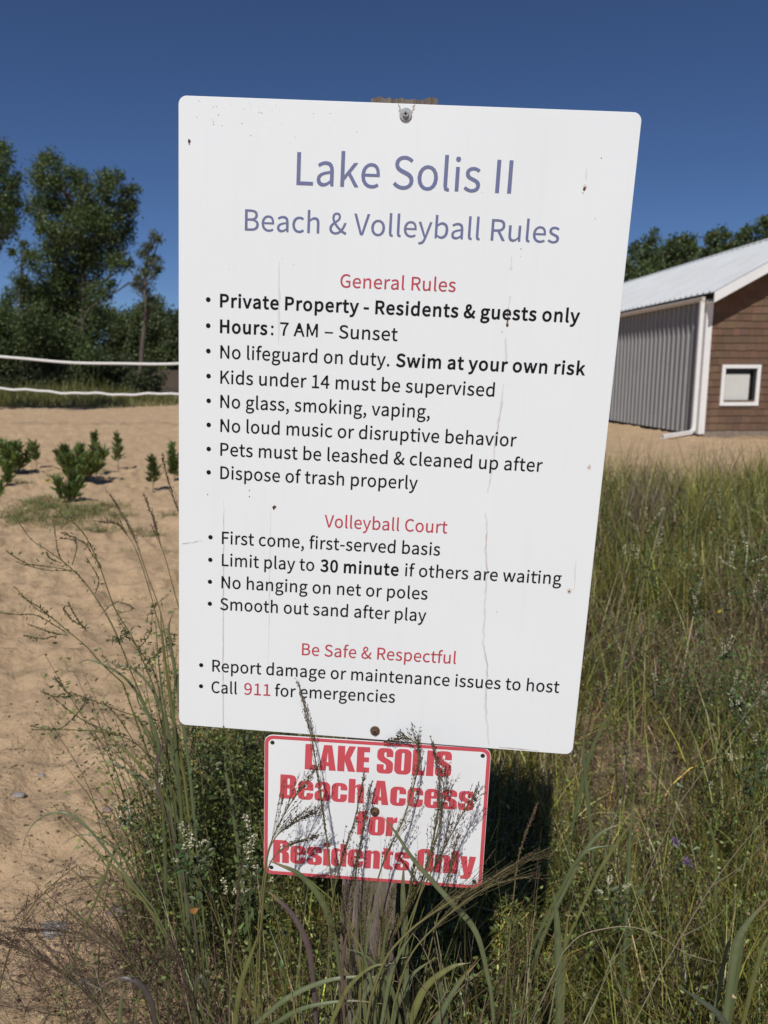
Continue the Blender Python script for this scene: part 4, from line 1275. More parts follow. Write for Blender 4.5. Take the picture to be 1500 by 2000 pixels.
PATCH = [(60, 1000, 60), (110, 992, 55), (160, 1000, 60), (205, 994, 45), (45, 1022, 50), (130, 1016, 70), (190, 1035, 45), (230, 1010, 35), (75, 985, 40), (20, 1012, 40), (190, 1090, 22), (75, 1128, 16), (5, 1150, 22), (250, 1080, 30), (320, 1085, 35),
         (265, 1040, 25), (330, 1010, 20), (300, 1120, 30), (130, 1315, 24), (25, 1318, 14), (120, 1395, 30), (45, 1452, 22), (40, 1200, 18), (330, 1180, 40), (270, 1290, 40), (235, 1345, 40), (180, 1460, 30), (100, 1440, 20), (300, 1045, 26), (338, 1060, 20), (285, 1160, 22), (320, 1240, 30), (20, 1075, 26), (150, 1190, 18), (235, 1200, 22), (60, 1245, 16), (110, 935, 24), (45, 945, 22), (205, 925, 18)]


def sand_grass():
    mb = MB()
    for u, v, r in PATCH:
        c = on_ground(u, v)
        rad = r / 1500 * c[1]
        big = v < 1060
        n = int((640 if big else 130) * (rad / .3) ** (2 if big else 1))
        n = min(n, 1600)
        x = c[0] + rng.normal(0, rad * .5, n)
        y = c[1] + rng.normal(0, rad * .55 if big else rad * .5, n)
        h = rng.uniform(.04, .13, n) if big else rng.uniform(.03, .11, n)
        blades(mb, np.column_stack([x, y, gz(x, y) - .004]), h, rng.uniform(.2, 1.2, n), rng.uniform(.2, 1.2, n), rng.uniform(.004, .008, n) if big else rng.uniform(.0015, .003, n), tints((.155, .170, .055), n, .3, .12), 3)
    tag(mb.build('sand_grass', M['leaf']), 'sparse low grass growing in patches on the sand', 'grass', kind='stuff')


sand_grass()


def sapling(label, bu, bv, topv, wid, stems, dens=1.0, yel=0.0):
    """Young narrow-leaved bush: upright stems set with long leaves pointing up and out."""
    b = on_ground(bu, bv)
    b[2] = float(gz(b[0], b[1]))
    Y = b[1]
    top = at(bu, topv, Y)[2]
    H = top - b[2]
    R = wid * 1.15 / 2 / 1500 * math.hypot(Y, 1.5)
    e = empty('leafy_sapling', b, label, 'sapling', 'young bushes on the sand')
    st, lf = MB(), MB()
    for k in range(stems):
        a = rng.uniform(0, 2 * math.pi)
        rad = R * math.sqrt(rng.random()) * (1.0 if stems > 1 else .1)
        hh = H * (1 - .45 * (rad / (R + 1e-6)) ** 1.5) * (rng.uniform(.68, 1.04) if stems > 1 else 1)
        tip = b + np.array([math.cos(a) * rad, math.sin(a) * rad, hh])
        P = catmull(np.array([b + rng.normal(0, .01, 3) * [1, 1, 0] - [0, 0, .02], b * .55 + tip * .45 + np.array([math.cos(a), math.sin(a), 0]) * rad * .15, tip]), 8)
        tube(st, P, np.linspace(.006, .002, len(P)), 5, (.11, .085, .04))
        n = int(70 * dens * (hh / .5 + .35))
        t = rng.uniform(.22 if stems > 1 else .34, 1.0, n)
        idx = t * (len(P) - 1)
        i0 = np.minimum(idx.astype(int), len(P) - 2)
        C = P[i0] + (P[i0 + 1] - P[i0]) * (idx - i0)[:, None]
        az = rng.uniform(0, 2 * math.pi, n)
        el = rng.uniform(.3, 1.0, n) + t * .35
        D = np.column_stack([np.cos(az) * np.cos(el), np.sin(az) * np.cos(el), np.sin(el)])
        reach = (R * (.55 if stems > 1 else .95) * (1.05 - t * .75))[:, None] * rng.uniform(.0, .55, (n, 1))
        C = C + D * reach * np.array([1, 1, .6])
        leaves(lf, C, rng.uniform(.065, .125, n), .28, tints((.128, .172, .050), n, .3, .1) * math.exp(rng.normal(0, .14)), D)
    st.build('stem', M['dry'], e)
    lf.build('foliage', M['sapling'], e)


for a in (('largest rounded bush on the sand, casting a dark shadow', 158, 945, 852, 106, 14), ('bushy clump of upright shoots at the left edge of the photo', 30, 925, 846, 84, 13),
          ('thin light sapling right beside the bushy left-edge clump', 72, 912, 873, 24, 1), ('small leafy shoot on the left edge, in front of the bushy clump', 12, 952, 906, 30, 2),
          ('lowest sapling on the left edge, by the green grass patch', 0, 985, 948, 24, 1), ('V-shaped sapling in front of the largest bush', 131, 985, 918, 58, 4),
          ('lone narrow sapling farthest from the sign, right of the largest bush', 231, 918, 853, 36, 1), ('lone narrow sapling nearest the rules sign', 301, 962, 899, 34, 1),
          ('tall thin sapling half hidden by the left edge of the rules sign', 342, 945, 848, 36, 2), ('pointed shoot rising at the right of the largest bush', 190, 932, 850, 20, 1)):
    sapling(*a, dens=rng.uniform(1.3, 1.8))


# ------------------------------------------------------------------ near vegetation
def meadow():
    NT = 1900
    ty = 1.15 + (10.4 - 1.15) * rng.random(NT) ** 1.2
    tx = np.where(ty < 3.3, -.30 - .28 * (ty - 1.2), -.1) + (.60 * ty + .9) * rng.random(NT)
    tr_, th = rng.uniform(.02, .09, NT) * (1 + .12 * ty), rng.uniform(.45, 1.35, NT)
    tk, tl = rng.uniform(0, 1, NT), rng.uniform(.1, 1.0, NT)
    N = 100000
    ti = rng.integers(0, NT, N)
    loose = rng.random(N) < .30
    y0 = 1.2 + (10.6 - 1.2) * rng.random(N) ** 1.1
    x0 = np.where(y0 < 3.3, -.30 - .28 * (y0 - 1.2), -.1) + (.60 * y0 + .9) * rng.random(N)
    ox, oy = rng.normal(0, 1, N) * tr_[ti], rng.normal(0, 1, N) * tr_[ti]
    x, y = np.where(loose, x0, tx[ti] + ox), np.where(loose, y0, ty[ti] + oy)
    hk, kind, splay = np.where(loose, rng.uniform(.35, 1.1, N), th[ti]), np.where(loose, rng.random(N), tk[ti]), np.where(loose, .6, tl[ti])
    azz = np.where(loose | (rng.random(N) < .3), rng.uniform(0, 6.28, N), np.arctan2(oy, ox) + rng.normal(0, .4, N))
    left_edge = np.interp(y, MEADOW_Y, MEADOW_X)
    keep = (y > 1.12) & (x > left_edge + .14 * (vnoise(x * 6, y * 6, 31) - .5))
    keep &= rng.random(N) < 1 - .95 * smooth(7.6, 10.2, y + 2.2 * (vnoise(x * 1.2, y * 1.2, 32) - .5))
    bare = 1.1 * np.exp(-(((x - .95) / .30) ** 2 + ((y - 2.7) / .50) ** 2)) + .8 * np.exp(-(((x + .42) / .2) ** 2 + ((y - 1.62) / .25) ** 2))
    keep &= rng.random(N) > bare * .9
    hk, kind, splay, azz = hk[keep], kind[keep], splay[keep], azz[keep]
    x, y = x[keep], y[keep]
    n = len(x)
    tall = .24 + .28 * vnoise(x * 1.6, y * 1.6, 34) + .16 * smooth(2.0, 4.5, y) + .14 * smooth(4.5, 7.0, y)
    near = smooth(1.9, 1.3, y)
    h = tall * hk * rng.uniform(.5, 1.2, n) * (1 - .12 * near)
    zone = vnoise(x * 1.3 + 7, y * 1.3, 35)
    dry = (.35 * rng.random(n) + .65 * kind) < .26 + .42 * smooth(.5, .75, zone) + .30 * np.exp(-(((x - .8) / .4) ** 2 + ((y - 2.6) / .7) ** 2))
    green = tints((.165, .160, .036), n, .36, .12) * np.exp(rng.normal(0, .34, 997))[(kind * 996).astype(int)][:, None]
    brown = tints((.29, .225, .13), n, .4, .12)
    purple = tints((.14, .095, .08), n, .3, .1)
    c = np.where(dry[:, None], np.where(rng.random((n, 1)) < .3, purple, brown), green)
    lean = np.where(dry, rng.uniform(.1, 1.3, n), rng.uniform(0, .6, n) * splay)
    mb = MB()
    wid = rng.uniform(.0014, .0050, n) * (1 + .22 * (y - 1.2))
    blades(mb, np.column_stack([x, y, gz(x, y) - .01]), h, lean, rng.uniform(.1, 1.9, n) * (.4 + splay), wid, c, 4, azz)
    # taller curling stems along the far edge and small seed heads over the whole meadow
    m = 560
    yy = rng.uniform(4.6, 8.6, m)
    xx = rng.uniform(.26, .60, m) * yy + .1
    blades(mb, np.column_stack([xx, yy, gz(xx, yy)]), rng.uniform(.5, .95, m), rng.uniform(0, .25, m), rng.uniform(.3, 2.4, m), rng.uniform(.005, .010, m), tints((.12, .135, .05), m, .3, .1), 8)
    m = 210       # bleached seed stalks standing through the grass
    yy = 1.7 + 5.6 * rng.random(m) ** 1.2
    xx = rng.uniform(.16, .60, m) * yy + .05
    hh = rng.uniform(.42, .82, m) * (.75 + .25 * smooth(1.7, 4, yy))
    blades(mb, np.column_stack([xx, yy, gz(xx, yy)]), hh, rng.uniform(0, .4, m), rng.uniform(0, .8, m), rng.uniform(.0016, .003, m) * (1 + .2 * yy), tints((.36, .31, .17), m, .25, .08), 5)
    m = 170
    yy = rng.uniform(5.6, 6.8, m)
    xx = .345 * yy + rng.normal(0, .16, m)
    blades(mb, np.column_stack([xx, yy, gz(xx, yy)]), rng.uniform(.6, .92, m), rng.uniform(0, .25, m), rng.uniform(.1, .7, m), rng.uniform(.005, .009, m), tints((.20, .135, .12), m, .3, .08), 5)
    m = 460       # stems crowding the foot of the post
    yy = rng.uniform(.88, 1.04, m)
    xx = rng.uniform(-.24, .24, m)
    blades(mb, np.column_stack([xx, yy, gz(xx, yy)]), rng.uniform(.52, .90, m), rng.uniform(0, .2, m), rng.uniform(0, 1.3, m), rng.uniform(.0014, .0058, m), np.where(rng.random((m, 1)) < .6, tints((.14, .145, .045), m, .4, .12), tints((.13, .09, .06), m, .35, .1)), 6)
    k = rng.choice(n, 9000, False)
    C = np.column_stack([x[k], y[k], gz(x[k], y[k]) + h[k] * rng.uniform(.5, 1.0, 9000)]) + rng.normal(0, .03, (9000, 3))
    leaves(mb, C, rng.uniform(.006, .014, 9000) * (1 + .1 * y[k]), .45, np.where(rng.random((9000, 1)) < .6, tints((.30, .26, .14), 9000, .3, .1), tints((.20, .21, .07), 9000, .3, .1)))
    tag(mb.build('meadow_grass', M['leaf']), 'mixed green and brown grass behind and right of the signs', 'grass', kind='stuff')


def thatch():
    N = 26000
    y = 1.2 + 6.8 * rng.random(N) ** 1.4
    x = -.75 + (.60 * y + 1.05) * rng.random(N)
    le = np.interp(y, [1.2, 1.5, 1.9, 2.2, 2.6, 3.2, 8], [-.55, -.6, -.7, -.72, -.72, -.3, .1])
    k = (x > le) & (rng.random(N) < .35 + .6 * vnoise(x * 3, y * 3, 41))
    x, y, le = x[k], y[k], le[k]
    n = len(x)
    xe, ye = rng.normal(-.66, .17, 1300), rng.normal(1.78, .17, 1300)
    x, y, le, n = np.append(x, xe), np.append(y, ye), np.append(le, xe + .1), n + 1300
    mb = MB()
    c = np.where(rng.random((n, 1)) < .4, tints((.25, .19, .12), n, .35, .1), tints((.085, .058, .042), n, .35, .1))
    blades(mb, np.column_stack([x, y, gz(x, y) + rng.uniform(0, .11, n) * smooth(-.3, .1, x - le)]), rng.uniform(.05, .22, n), rng.uniform(1.0, 1.75, n), rng.uniform(-.5, .6, n), rng.uniform(.001, .0028, n) * (1 + .2 * (y - 1.2)), c, 3)
    tag(mb.build('dry_litter', M['dry']), 'matted dead stalks lying on the sand under the grass', 'dead grass', kind='stuff')


def broadleaf():
    """Low leafy ground cover: sprigs with clover-sized leaves."""
    mb = MB()
    spots = []
    for _ in range(330): spots.append((rng.normal(-.36, .12), rng.normal(2.0, .22), rng.uniform(.14, .50)))
    for _ in range(150): spots.append((rng.uniform(-.28, .30), rng.uniform(1.22, 1.6), rng.uniform(.12, .40)))
    for _ in range(160): spots.append((rng.normal(.50, .20), rng.normal(1.75, .22), rng.uniform(.10, .36)))
    for _ in range(240): spots.append((rng.normal(1.35, .32), rng.normal(2.7, .45), rng.uniform(.12, .5)))
    for _ in range(120): spots.append((rng.normal(.95, .2), rng.normal(1.75, .3), rng.uniform(.08, .30)))
    for _ in range(120): spots.append((rng.normal(2.3, .6), rng.normal(4.9, .7), rng.uniform(.2, .6)))
    for _ in range(95): spots.append((rng.normal(-.58, .09), rng.normal(2.05, .16), rng.uniform(.35, .82)))
    for x, y, h in spots:
        if ((x - .95) / .32) ** 2 + ((y - 2.7) / .5) ** 2 < 1 and rng.random() < .85: continue
        g = float(gz(x, y))
        az, ln = rng.uniform(0, 6.28), rng.uniform(.05, .5)
        tip = np.array([x + math.cos(az) * h * ln, y + math.sin(az) * h * ln, g + h])
        P = catmull(np.array([[x, y, g - .01], [x + math.cos(az) * h * ln * .3, y + math.sin(az) * h * ln * .3, g + h * .55], tip]), 4)
        tube(mb, P, np.linspace(.0018, .0007, len(P)), 3, (.07, .075, .03))
        n = int(22 + 90 * h)
        t = rng.uniform(.1, 1, n) * (len(P) - 1)
        i0 = np.minimum(t.astype(int), len(P) - 2)
        C = P[i0] + (P[i0 + 1] - P[i0]) * (t - i0)[:, None] + rng.normal(0, .016 + .02 * h, (n, 3))
        a = rng.uniform(0, 6.28, n)
        D = np.column_stack([np.cos(a), np.sin(a), rng.uniform(-.2, .8, n)])
        leaves(mb, C, rng.uniform(.007, .016, n) * (1 + .10 * (y - 1.2)), .46, tints((.120, .150, .042) if x < 1.05 else (.105, .158, .045), n, .42, .1), D)
    tag(mb.build('leafy_undergrowth', M['leaf']), 'dense small-leaved ground cover among the grass', 'ground cover', kind='stuff')


def left_tuft():
    N = 620
    x = rng.normal(-.56, .075, N)
    y = rng.normal(2.1, .17, N)
    out = rng.random(N)
    h = rng.uniform(.18, .58, N) * (1 + .3 * (out < .25))
    az = np.where(rng.random(N) < .3, rng.normal(math.pi * .95, .6, N), rng.uniform(0, 6.28, N))
    c = np.where(rng.random((N, 1)) < .75, tints((.125, .130, .036), N, .42, .12), tints((.15, .105, .065), N, .3, .1))
    mb = MB()
    blades(mb, np.column_stack([x, y, gz(x, y) - .01]), h, rng.uniform(0, .28, N), rng.uniform(.1, 1.4, N), rng.uniform(.0022, .0065, N), c, 6, az)
    tag(mb.build('tufted_grass', M['leaf']), 'bushy tuft of thin arching grass beside the left edge of the rules sign', 'grass', kind='stuff')


left_tuft()
meadow()
thatch()
broadleaf()


def gravel():
    N = 2400
    mb = MB()
    ico = np.array([(0, 0, 1), (.9, 0, .3), (.28, .85, .3), (-.72, .53, .3), (-.72, -.53, .3), (.28, -.85, .3), (.72, .53, -.3), (-.28, .85, -.3), (-.9, 0, -.3), (-.28, -.85, -.3), (.72, -.53, -.3), (0, 0, -1)])
    tri = np.array([(0, 1, 2), (0, 2, 3), (0, 3, 4), (0, 4, 5), (0, 5, 1), (1, 6, 2), (2, 7, 3), (3, 8, 4), (4, 9, 5), (5, 10, 1), (6, 7, 2), (7, 8, 3), (8, 9, 4), (9, 10, 5), (10, 6, 1), (11, 7, 6), (11, 8, 7), (11, 9, 8), (11, 10, 9), (11, 6, 10)])
    for _ in range(N):
        y = rng.uniform(1.25, 3.4)
        x = rng.uniform(-.56 * y - .1, -.16 * y)
        r = rng.uniform(.0012, .0046) * (1.9 if rng.random() < .08 else 1)
        V = ico * rng.uniform(.7, 1.25, (12, 1)) * r * np.array([1.2, 1, .7])
        c = tints((.30, .23, .165), 1, .45, .08)[0] if rng.random() < .45 else tints((.095, .062, .042), 1, .3, .1)[0]
        mb.add(V + np.array([x, y, float(gz(x, y)) + r * .25]), t=tri, col=c)
    tag(mb.build('fine_gravel', M['dry'], flat=True), 'scattered fine gravel and crumbs on the near sand', 'gravel', kind='stuff')


gravel()


def rock(label, u, v, rpx, mat, flat=.55):
    b = on_ground(u, v)
    b[2] = float(gz(b[0], b[1]))
    r = rpx / 1500 * math.hypot(b[1], 1.5)
    n, m = 14, 9
    V = []
    s0 = rng.uniform(0, 50)
    for i in range(m):
        ph = math.pi * i / (m - 1)
        for j in range(n):
            th = 2 * math.pi * j / n
            d = np.array([math.sin(ph) * math.cos(th), math.sin(ph) * math.sin(th), math.cos(ph)])
            k = .72 + .5 * float(vnoise(np.array(d[0] * 1.7 + s0), np.array(d[1] * 1.7 + d[2] * 1.3 + s0), 51))
            V.append(d * k * r * np.array([1.15, .9, flat]))
    q = [(i * n + j, (i + 1) * n + j, (i + 1) * n + (j + 1) % n, i * n + (j + 1) % n) for i in range(m - 1) for j in range(n)]
    mb = MB().add(np.array(V) + b + np.array([0, 0, r * flat * .25]), q)
    tag(mb.build('stone', mat, origin=b), label, 'stone', 'stones lying on the sand', 'thing')


rock('flat grey stone on the sand at the lower left', 105, 1806, 21, M['rock'], .45)
rock('rounded grey stone near the left edge, upper of the stones', 35, 1543, 11, M['rock'])
rock('flat purple-grey stone beside the grass clump', 228, 1776, 17, M['redrock'], .3)
rock('small dark stone among dead stalks, nearest the bottom grass', 162, 1892, 13, M['rock'], .5)
rock('pale brown stone next to the small dark stone', 190, 1898, 16, M['concrete'], .6)
rock('small shaded stone close to the leafy clump', 209, 1568, 9, M['redrock'])
rock('tiny dark chip of stone above the rounded grey stone', 80, 1503, 6, M['rock'])


# ------------------------------------------------------------------ plants one can tell apart
def path(pts, Y, Y1=None, n=7):
    """Pixel trace at distance Y (to Y1 at its far end) as a smooth world path."""
    Ys = np.linspace(Y, Y if Y1 is None else Y1, len(pts))
    return catmull(np.array([at(u, v, yy) for (u, v), yy in zip(pts, Ys)]), n)


def rooted(P):
    """Continues the lower end of a path down to the sand."""
    d = P[0] - P[min(4, len(P) - 1)]
    d /= np.linalg.norm(d) + 1e-9
    foot = P[0] + np.array([d[0] * .25, d[1] * .25, 0])
    foot[2] = float(gz(foot[0], foot[1])) - .02
    mid = (P[0] + foot) / 2 + np.array([d[0], d[1], 0]) * .04
    return np.vstack([catmull(np.array([foot, mid, P[0]]), 5)[:-1], P])


def seeds(mb, C, D, L, wd, col):
    n = len(C)
    D = D / (np.linalg.norm(D, axis=1)[:, None] + 1e-9)
    A = np.cross(D, rand_dirs(n))
    A /= np.linalg.norm(A, axis=1)[:, None] + 1e-9
    B = np.cross(D, A)
    L = np.broadcast_to(L, (n,))[:, None]
    W = np.broadcast_to(wd, (n,))[:, None]
    V = np.stack([C - D * L / 2, C + A * W / 2, C + B * W / 2, C - A * W / 2, C - B * W / 2, C + D * L / 2], 1).reshape(-1, 3)
    b = np.arange(n)[:, None] * 6
    t = np.concatenate([b + np.array([f]) for f in ((0, 2, 1), (0, 3, 2), (0, 4, 3), (0, 1, 4), (5, 1, 2), (5, 2, 3), (5, 3, 4), (5, 4, 1))])
    mb.add(V, t=t, col=np.repeat(np.broadcast_to(col, (n, 3)), 6, 0))


def panicle(tw, sd, P, start, nb, blen, ang, scol, bcol, per=9, sag=0.0, slen=.0042, swid=.0015):
    """Seed head along the upper part of P: hair-thin branches carrying small seeds."""
    T, A, B = frames(P)
    n = len(P)
    for k in range(nb):
        s = start + (1 - start) * (k + rng.random()) / nb
        i = min(int(s * (n - 1)), n - 2)
        o = P[i]
        L = blen * (1.15 - .75 * (s - start) / (1 - start)) * rng.uniform(.55, 1.15)
        f = rng.uniform(0, 6.28)
        a = ang * rng.uniform(.4, 1.4)
        d = T[i] * math.cos(a) + (A[i] * math.cos(f) + B[i] * math.sin(f)) * math.sin(a)
        tt = np.linspace(0, 1, 6)[:, None]
        Q = o + d * L * tt + np.array([0, 0, -sag]) * L * tt ** 2 + T[i] * L * .15 * tt ** 2
        tube(tw, Q, np.linspace(.00042, .00024, 6), 3, bcol)
        m = max(2, int(per * rng.uniform(.6, 1.3)))
        u = rng.uniform(.3, 1.0, m)
        C = o + d * L * u[:, None] + np.array([0, 0, -sag]) * L * u[:, None] ** 2 + T[i] * L * .15 * u[:, None] ** 2 + rng.normal(0, .0014, (m, 3))
        seeds(sd, C, d + rng.normal(0, .25, (m, 3)), rng.uniform(.7, 1.2, m) * slen, swid, tints(scol, m, .3, .1))


SEED = (.060, .038, .034)
HAIR = (.15, .135, .06)
STALK = (.17, .17, .06)


lg = 'arching seed plumes at the bottom left'
DARKHAIR = (.115, .085, .058)


def seed_stalk(label, pts, Y, Y1=None, start=.35, nb=30, blen=.05, ang=.22, leafs=(), per=8, rad=.0012, scol=SEED, group='seed grass stalks in front of the signs', sag=0.0, slen=.0042):
    P = path(pts[::-1], Y, Y1)
    F = rooted(P)
    e = empty('seed_grass', F[0] + np.array([0, 0, .02]), label, 'grass stalk', group)
    st, hd, sd = MB(), MB(), MB()
    tube(st, F, np.linspace(rad * 1.3, rad * .45, len(F)), 6, np.linspace(np.array(STALK), np.array((.14, .115, .06)), len(F)))
    panicle(hd, sd, P, start, nb if group != lg else int(nb * 1.15), blen, ang, scol, DARKHAIR if group == lg else HAIR, per, sag, slen)
    st.build('stem', M['dry'], e)
    h = hd.build('seed_head', M['dry'], e)
    sd.build('seeds', M['dry'], h)
    for lp, wd, c in leafs:
        lb = MB()
        ribbon(lb, path(lp, Y - .01), wd, c)
        lb.build('leaf', M['leaf'], e)
    return e


GRN, GRN2, PUR, OLV = (.128, .150, .072), (.102, .124, .052), (.11, .078, .078), (.145, .15, .052)
seed_stalk('tallest seed grass, its tip reaching the last rule line', [(584, 1340), (600, 1405), (612, 1460), (627, 1560), (642, 1670), (656, 1810), (664, 1910)], 1.03, 1.10, .30, 30, .055, .12, per=6, rad=.0014)
seed_stalk('fine seed grass crossing the first e of the red lettering', [(712, 1516), (690, 1610), (664, 1690), (648, 1770), (640, 1880)], 1.03, 1.07, .30, 30, .05, .2)
seed_stalk('short seed grass left of the lower screw', [(727, 1524), (706, 1630), (695, 1710), (686, 1800), (680, 1900)], 1.05, 1.09, .30, 28, .045, .2)
seed_stalk('seed grass with drooping dark tip over the sign joint', [(762, 1446), (800, 1444), (818, 1466), (812, 1520), (784, 1610), (754, 1670), (730, 1750), (712, 1860)], 1.03, 1.10, .22, 44, .05, .22, per=9)
seed_stalk('seed grass rising through the last letters of the top red line', [(846, 1450), (858, 1540), (846, 1640), (812, 1750), (758, 1850), (730, 1950)], 1.01, 1.08, .35, 40, .055, .2, rad=.0016)
seed_stalk('loose seed grass with spreading twigs near the red S', [(874, 1506), (866, 1570), (848, 1650), (822, 1740), (790, 1850)], 1.00, 1.05, .35, 28, .055, .35)
seed_stalk('wide seed grass leaning to the right border of the lower sign', [(934, 1544), (900, 1596), (862, 1668), (824, 1740), (780, 1850)], 1.00, 1.05, .35, 30, .06, .38, per=9)
seed_stalk('upright seed grass before the red word only', [(893, 1632), (874, 1722), (852, 1800), (832, 1890)], 1.01, 1.05, .30, 26, .045, .2)
seed_stalk('left-leaning seed grass fanning over the left border', [(612, 1510), (570, 1565), (534, 1634), (518, 1690), (505, 1800)], 1.00, 1.04, .45, 26, .06, .3, per=9)
seed_stalk('feathery seed grass pointing right from the left border', [(610, 1590), (565, 1612), (534, 1642), (520, 1690), (512, 1800)], 1.00, 1.03, .50, 26, .05, .22, per=10)
seed_stalk('thin seed grass low across the left end of the lower sign', [(614, 1634), (570, 1648), (536, 1672), (518, 1720), (508, 1820)], .99, 1.01, .50, 16, .04, .2)
seed_stalk('bundle of brown plumes bent right below the lower sign', [(1050, 1676), (1000, 1690), (950, 1722), (892, 1754), (836, 1790), (794, 1824), (754, 1872), (724, 1950)], .93, .97, .32, 40, .10, .13, per=5, rad=.0018, scol=(.10, .060, .048))
seed_stalk('second brown plume just under the bent bundle', [(1040, 1712), (980, 1722), (920, 1752), (850, 1810), (800, 1870), (770, 1960)], .92, .95, .32, 22, .09, .2, per=5, rad=.0014, scol=(.10, .060, .048))
seed_stalk('slim brown seed spike standing right of the lower sign', [(1050, 1568), (1030, 1620), (1012, 1680), (1000, 1780), (990, 1890)], 1.08, 1.16, .30, 26, .018, .15, per=10, scol=(.12, .075, .05))
seed_stalk('olive seed stalk close in front of the post, left side', [(634, 1760), (646, 1820), (642, 1880), (650, 1970)], .97, 1.0, .2, 30, .045, .14, scol=(.11, .10, .04))
seed_stalk('olive seed stalk close in front of the post, right side', [(806, 1700), (792, 1770), (752, 1860), (732, 1950)], .97, 1.02, .1, 46, .07, .12, scol=(.11, .10, .04), rad=.002)
seed_stalk('heavy seed plume arching to the left edge', [(-10, 1832), (48, 1858), (112, 1892), (172, 1940), (224, 2010)], .98, 1.02, .05, 70, .12, .26, rad=.0022, group=lg, sag=-.1, scol=(.115, .068, .06), per=8)
seed_stalk('upper seed plume sweeping left over the sand', [(40, 1818), (100, 1816), (160, 1828), (216, 1850), (270, 1900), (310, 1990)], 1.0, 1.05, .15, 56, .11, .26, group=lg, scol=(.115, .068, .06), per=8)
seed_stalk('tangled dark plume in the middle of the bottom left', [(340, 1868), (322, 1862), (296, 1890), (276, 1930), (262, 2010)], .98, 1.0, .1, 40, .05, .5, group=lg, per=8, sag=.5)
seed_stalk('dark thin stem curving from the bottom left corner', [(150, 1690), (100, 1730), (56, 1780), (20, 1850), (0, 1930), (-10, 2010)], 1.05, 1.0, .1, 22, .06, .5, group=lg, per=6)
seed_stalk('straight brown seed stalk left of the post foot', [(470, 1690), (462, 1780), (452, 1880), (448, 2000)], .98, 1.02, .1, 40, .035, .15, group=lg, scol=(.10, .075, .045))
seed_stalk('matted dark plume lying on the sand left of the leafy clump', [(330, 1700), (300, 1725), (270, 1750), (262, 1800), (300, 1860)], 1.5, 1.55, .1, 60, .10, .7, group=lg, per=7, sag=.5)
seed_stalk('low dark plume reaching left above the flat grey stone', [(30, 1790), (90, 1745), (150, 1715), (215, 1720), (280, 1760)], 1.4, 1.5, .1, 44, .10, .5, group=lg, per=7, sag=.4)
seed_stalk('leaning brown seed stalk among the bottom left blades', [(330, 1830), (352, 1880), (374, 1940), (390, 2010)], .96, .98, .1, 34, .04, .3, group=lg, scol=(.085, .055, .045))


def blade_plant(label, leafs, Y, group='broad grass blades around the signs'):
    first = path(leafs[0][0], Y)
    r0 = rooted(first)
    e = empty('broad_grass', r0[0] + np.array([0, 0, .02]), label, 'grass blade', group)
    for lp, wd, c in leafs:
        lb = MB()
        ribbon(lb, rooted(path(lp, Y + rng.normal(0, .006))), wd * .8, c, tipcol=np.array(c) * .95, basew=.16, taper=2.2)
        lb.build('leaf', M['leaf'], e)


blade_plant('long green blade crossing the lower sign and its screw', [([(958, 1930), (930, 1822), (874, 1754), (810, 1682), (772, 1625), (744, 1590)], .013, GRN)], 1.00)
blade_plant('broad green blade bending over the lower left corner', [([(654, 1830), (640, 1785), (616, 1740), (582, 1706), (548, 1690), (520, 1680)], .014, GRN2)], .99)
blade_plant('short upright blade before the red letter s', [([(790, 1800), (787, 1740), (789, 1680)], .016, GRN)], 1.0)
blade_plant('purple-brown blade curving beside the post', [([(612, 1920), (602, 1850), (574, 1790), (540, 1755), (518, 1738)], .013, PUR)], .98)
blade_plant('arched pair of blades over the foot of the post', [([(500, 2000), (560, 1950), (640, 1915), (720, 1908), (790, 1920)], .011, GRN), ([(520, 2010), (590, 1970), (680, 1955), (760, 1962)], .010, GRN2)], .96)
blade_plant('fan of wide blades right of the post foot', [([(850, 2000), (890, 1930), (940, 1870)], .015, GRN), ([(870, 2010), (860, 1930), (862, 1860)], .014, GRN2), ([(800, 2000), (830, 1930), (880, 1890), (920, 1880)], .016, OLV), ([(770, 1980), (800, 1910), (850, 1870)], .012, GRN)], .97)
blade_plant('upright green blades close in front of the post', [([(740, 1990), (738, 1900), (744, 1810)], .016, GRN2), ([(700, 2000), (690, 1920), (650, 1870)], .011, GRN)], 1.0)
blade_plant('curled brown blade at the bottom left', [([(304, 2005), (296, 1960), (276, 1925), (250, 1911), (222, 1914), (204, 1926)], .013, (.075, .062, .055))], .97)
blade_plant('bent green blade beside the curled brown one', [([(232, 2010), (236, 1960), (244, 1918)], .011, GRN)], .99)
blade_plant('hooked blade standing at the bottom left of centre', [([(384, 2010), (380, 1960), (384, 1918), (394, 1908), (404, 1925), (406, 1950)], .011, (.07, .075, .045))], .97)
blade_plant('pale green blade rising near the bottom left of the post', [([(462, 1970), (472, 1915), (492, 1860), (508, 1815)], .013, OLV)], .98)
blade_plant('arching blade looping over the bare sand', [([(300, 1775), (250, 1712), (208, 1660), (172, 1618), (128, 1588), (82, 1596), (52, 1630), (38, 1690)], .0075, GRN), ([(300, 1785), (240, 1710), (190, 1665), (150, 1630), (105, 1608)], .007, OLV), ([(300, 1790), (260, 1700), (200, 1640), (150, 1632), (110, 1660)], .006, GRN2)], 1.35)
blade_plant('straight blade angled up from the looping one', [([(225, 1660), (250, 1635), (290, 1590)], .008, GRN2)], 1.4)
blade_plant('dark blade at the corner of the rules sign', [([(330, 1600), (306, 1530), (312, 1470), (328, 1435), (352, 1405)], .009, PUR)], 1.45)
blade_plant('tall green blades below the corner of the rules sign', [([(324, 1760), (322, 1660), (318, 1560), (330, 1470)], .012, GRN2), ([(362, 1740), (356, 1640), (354, 1500)], .010, GRN), ([(452, 1560), (440, 1500), (442, 1450)], .013, GRN)], 1.5)
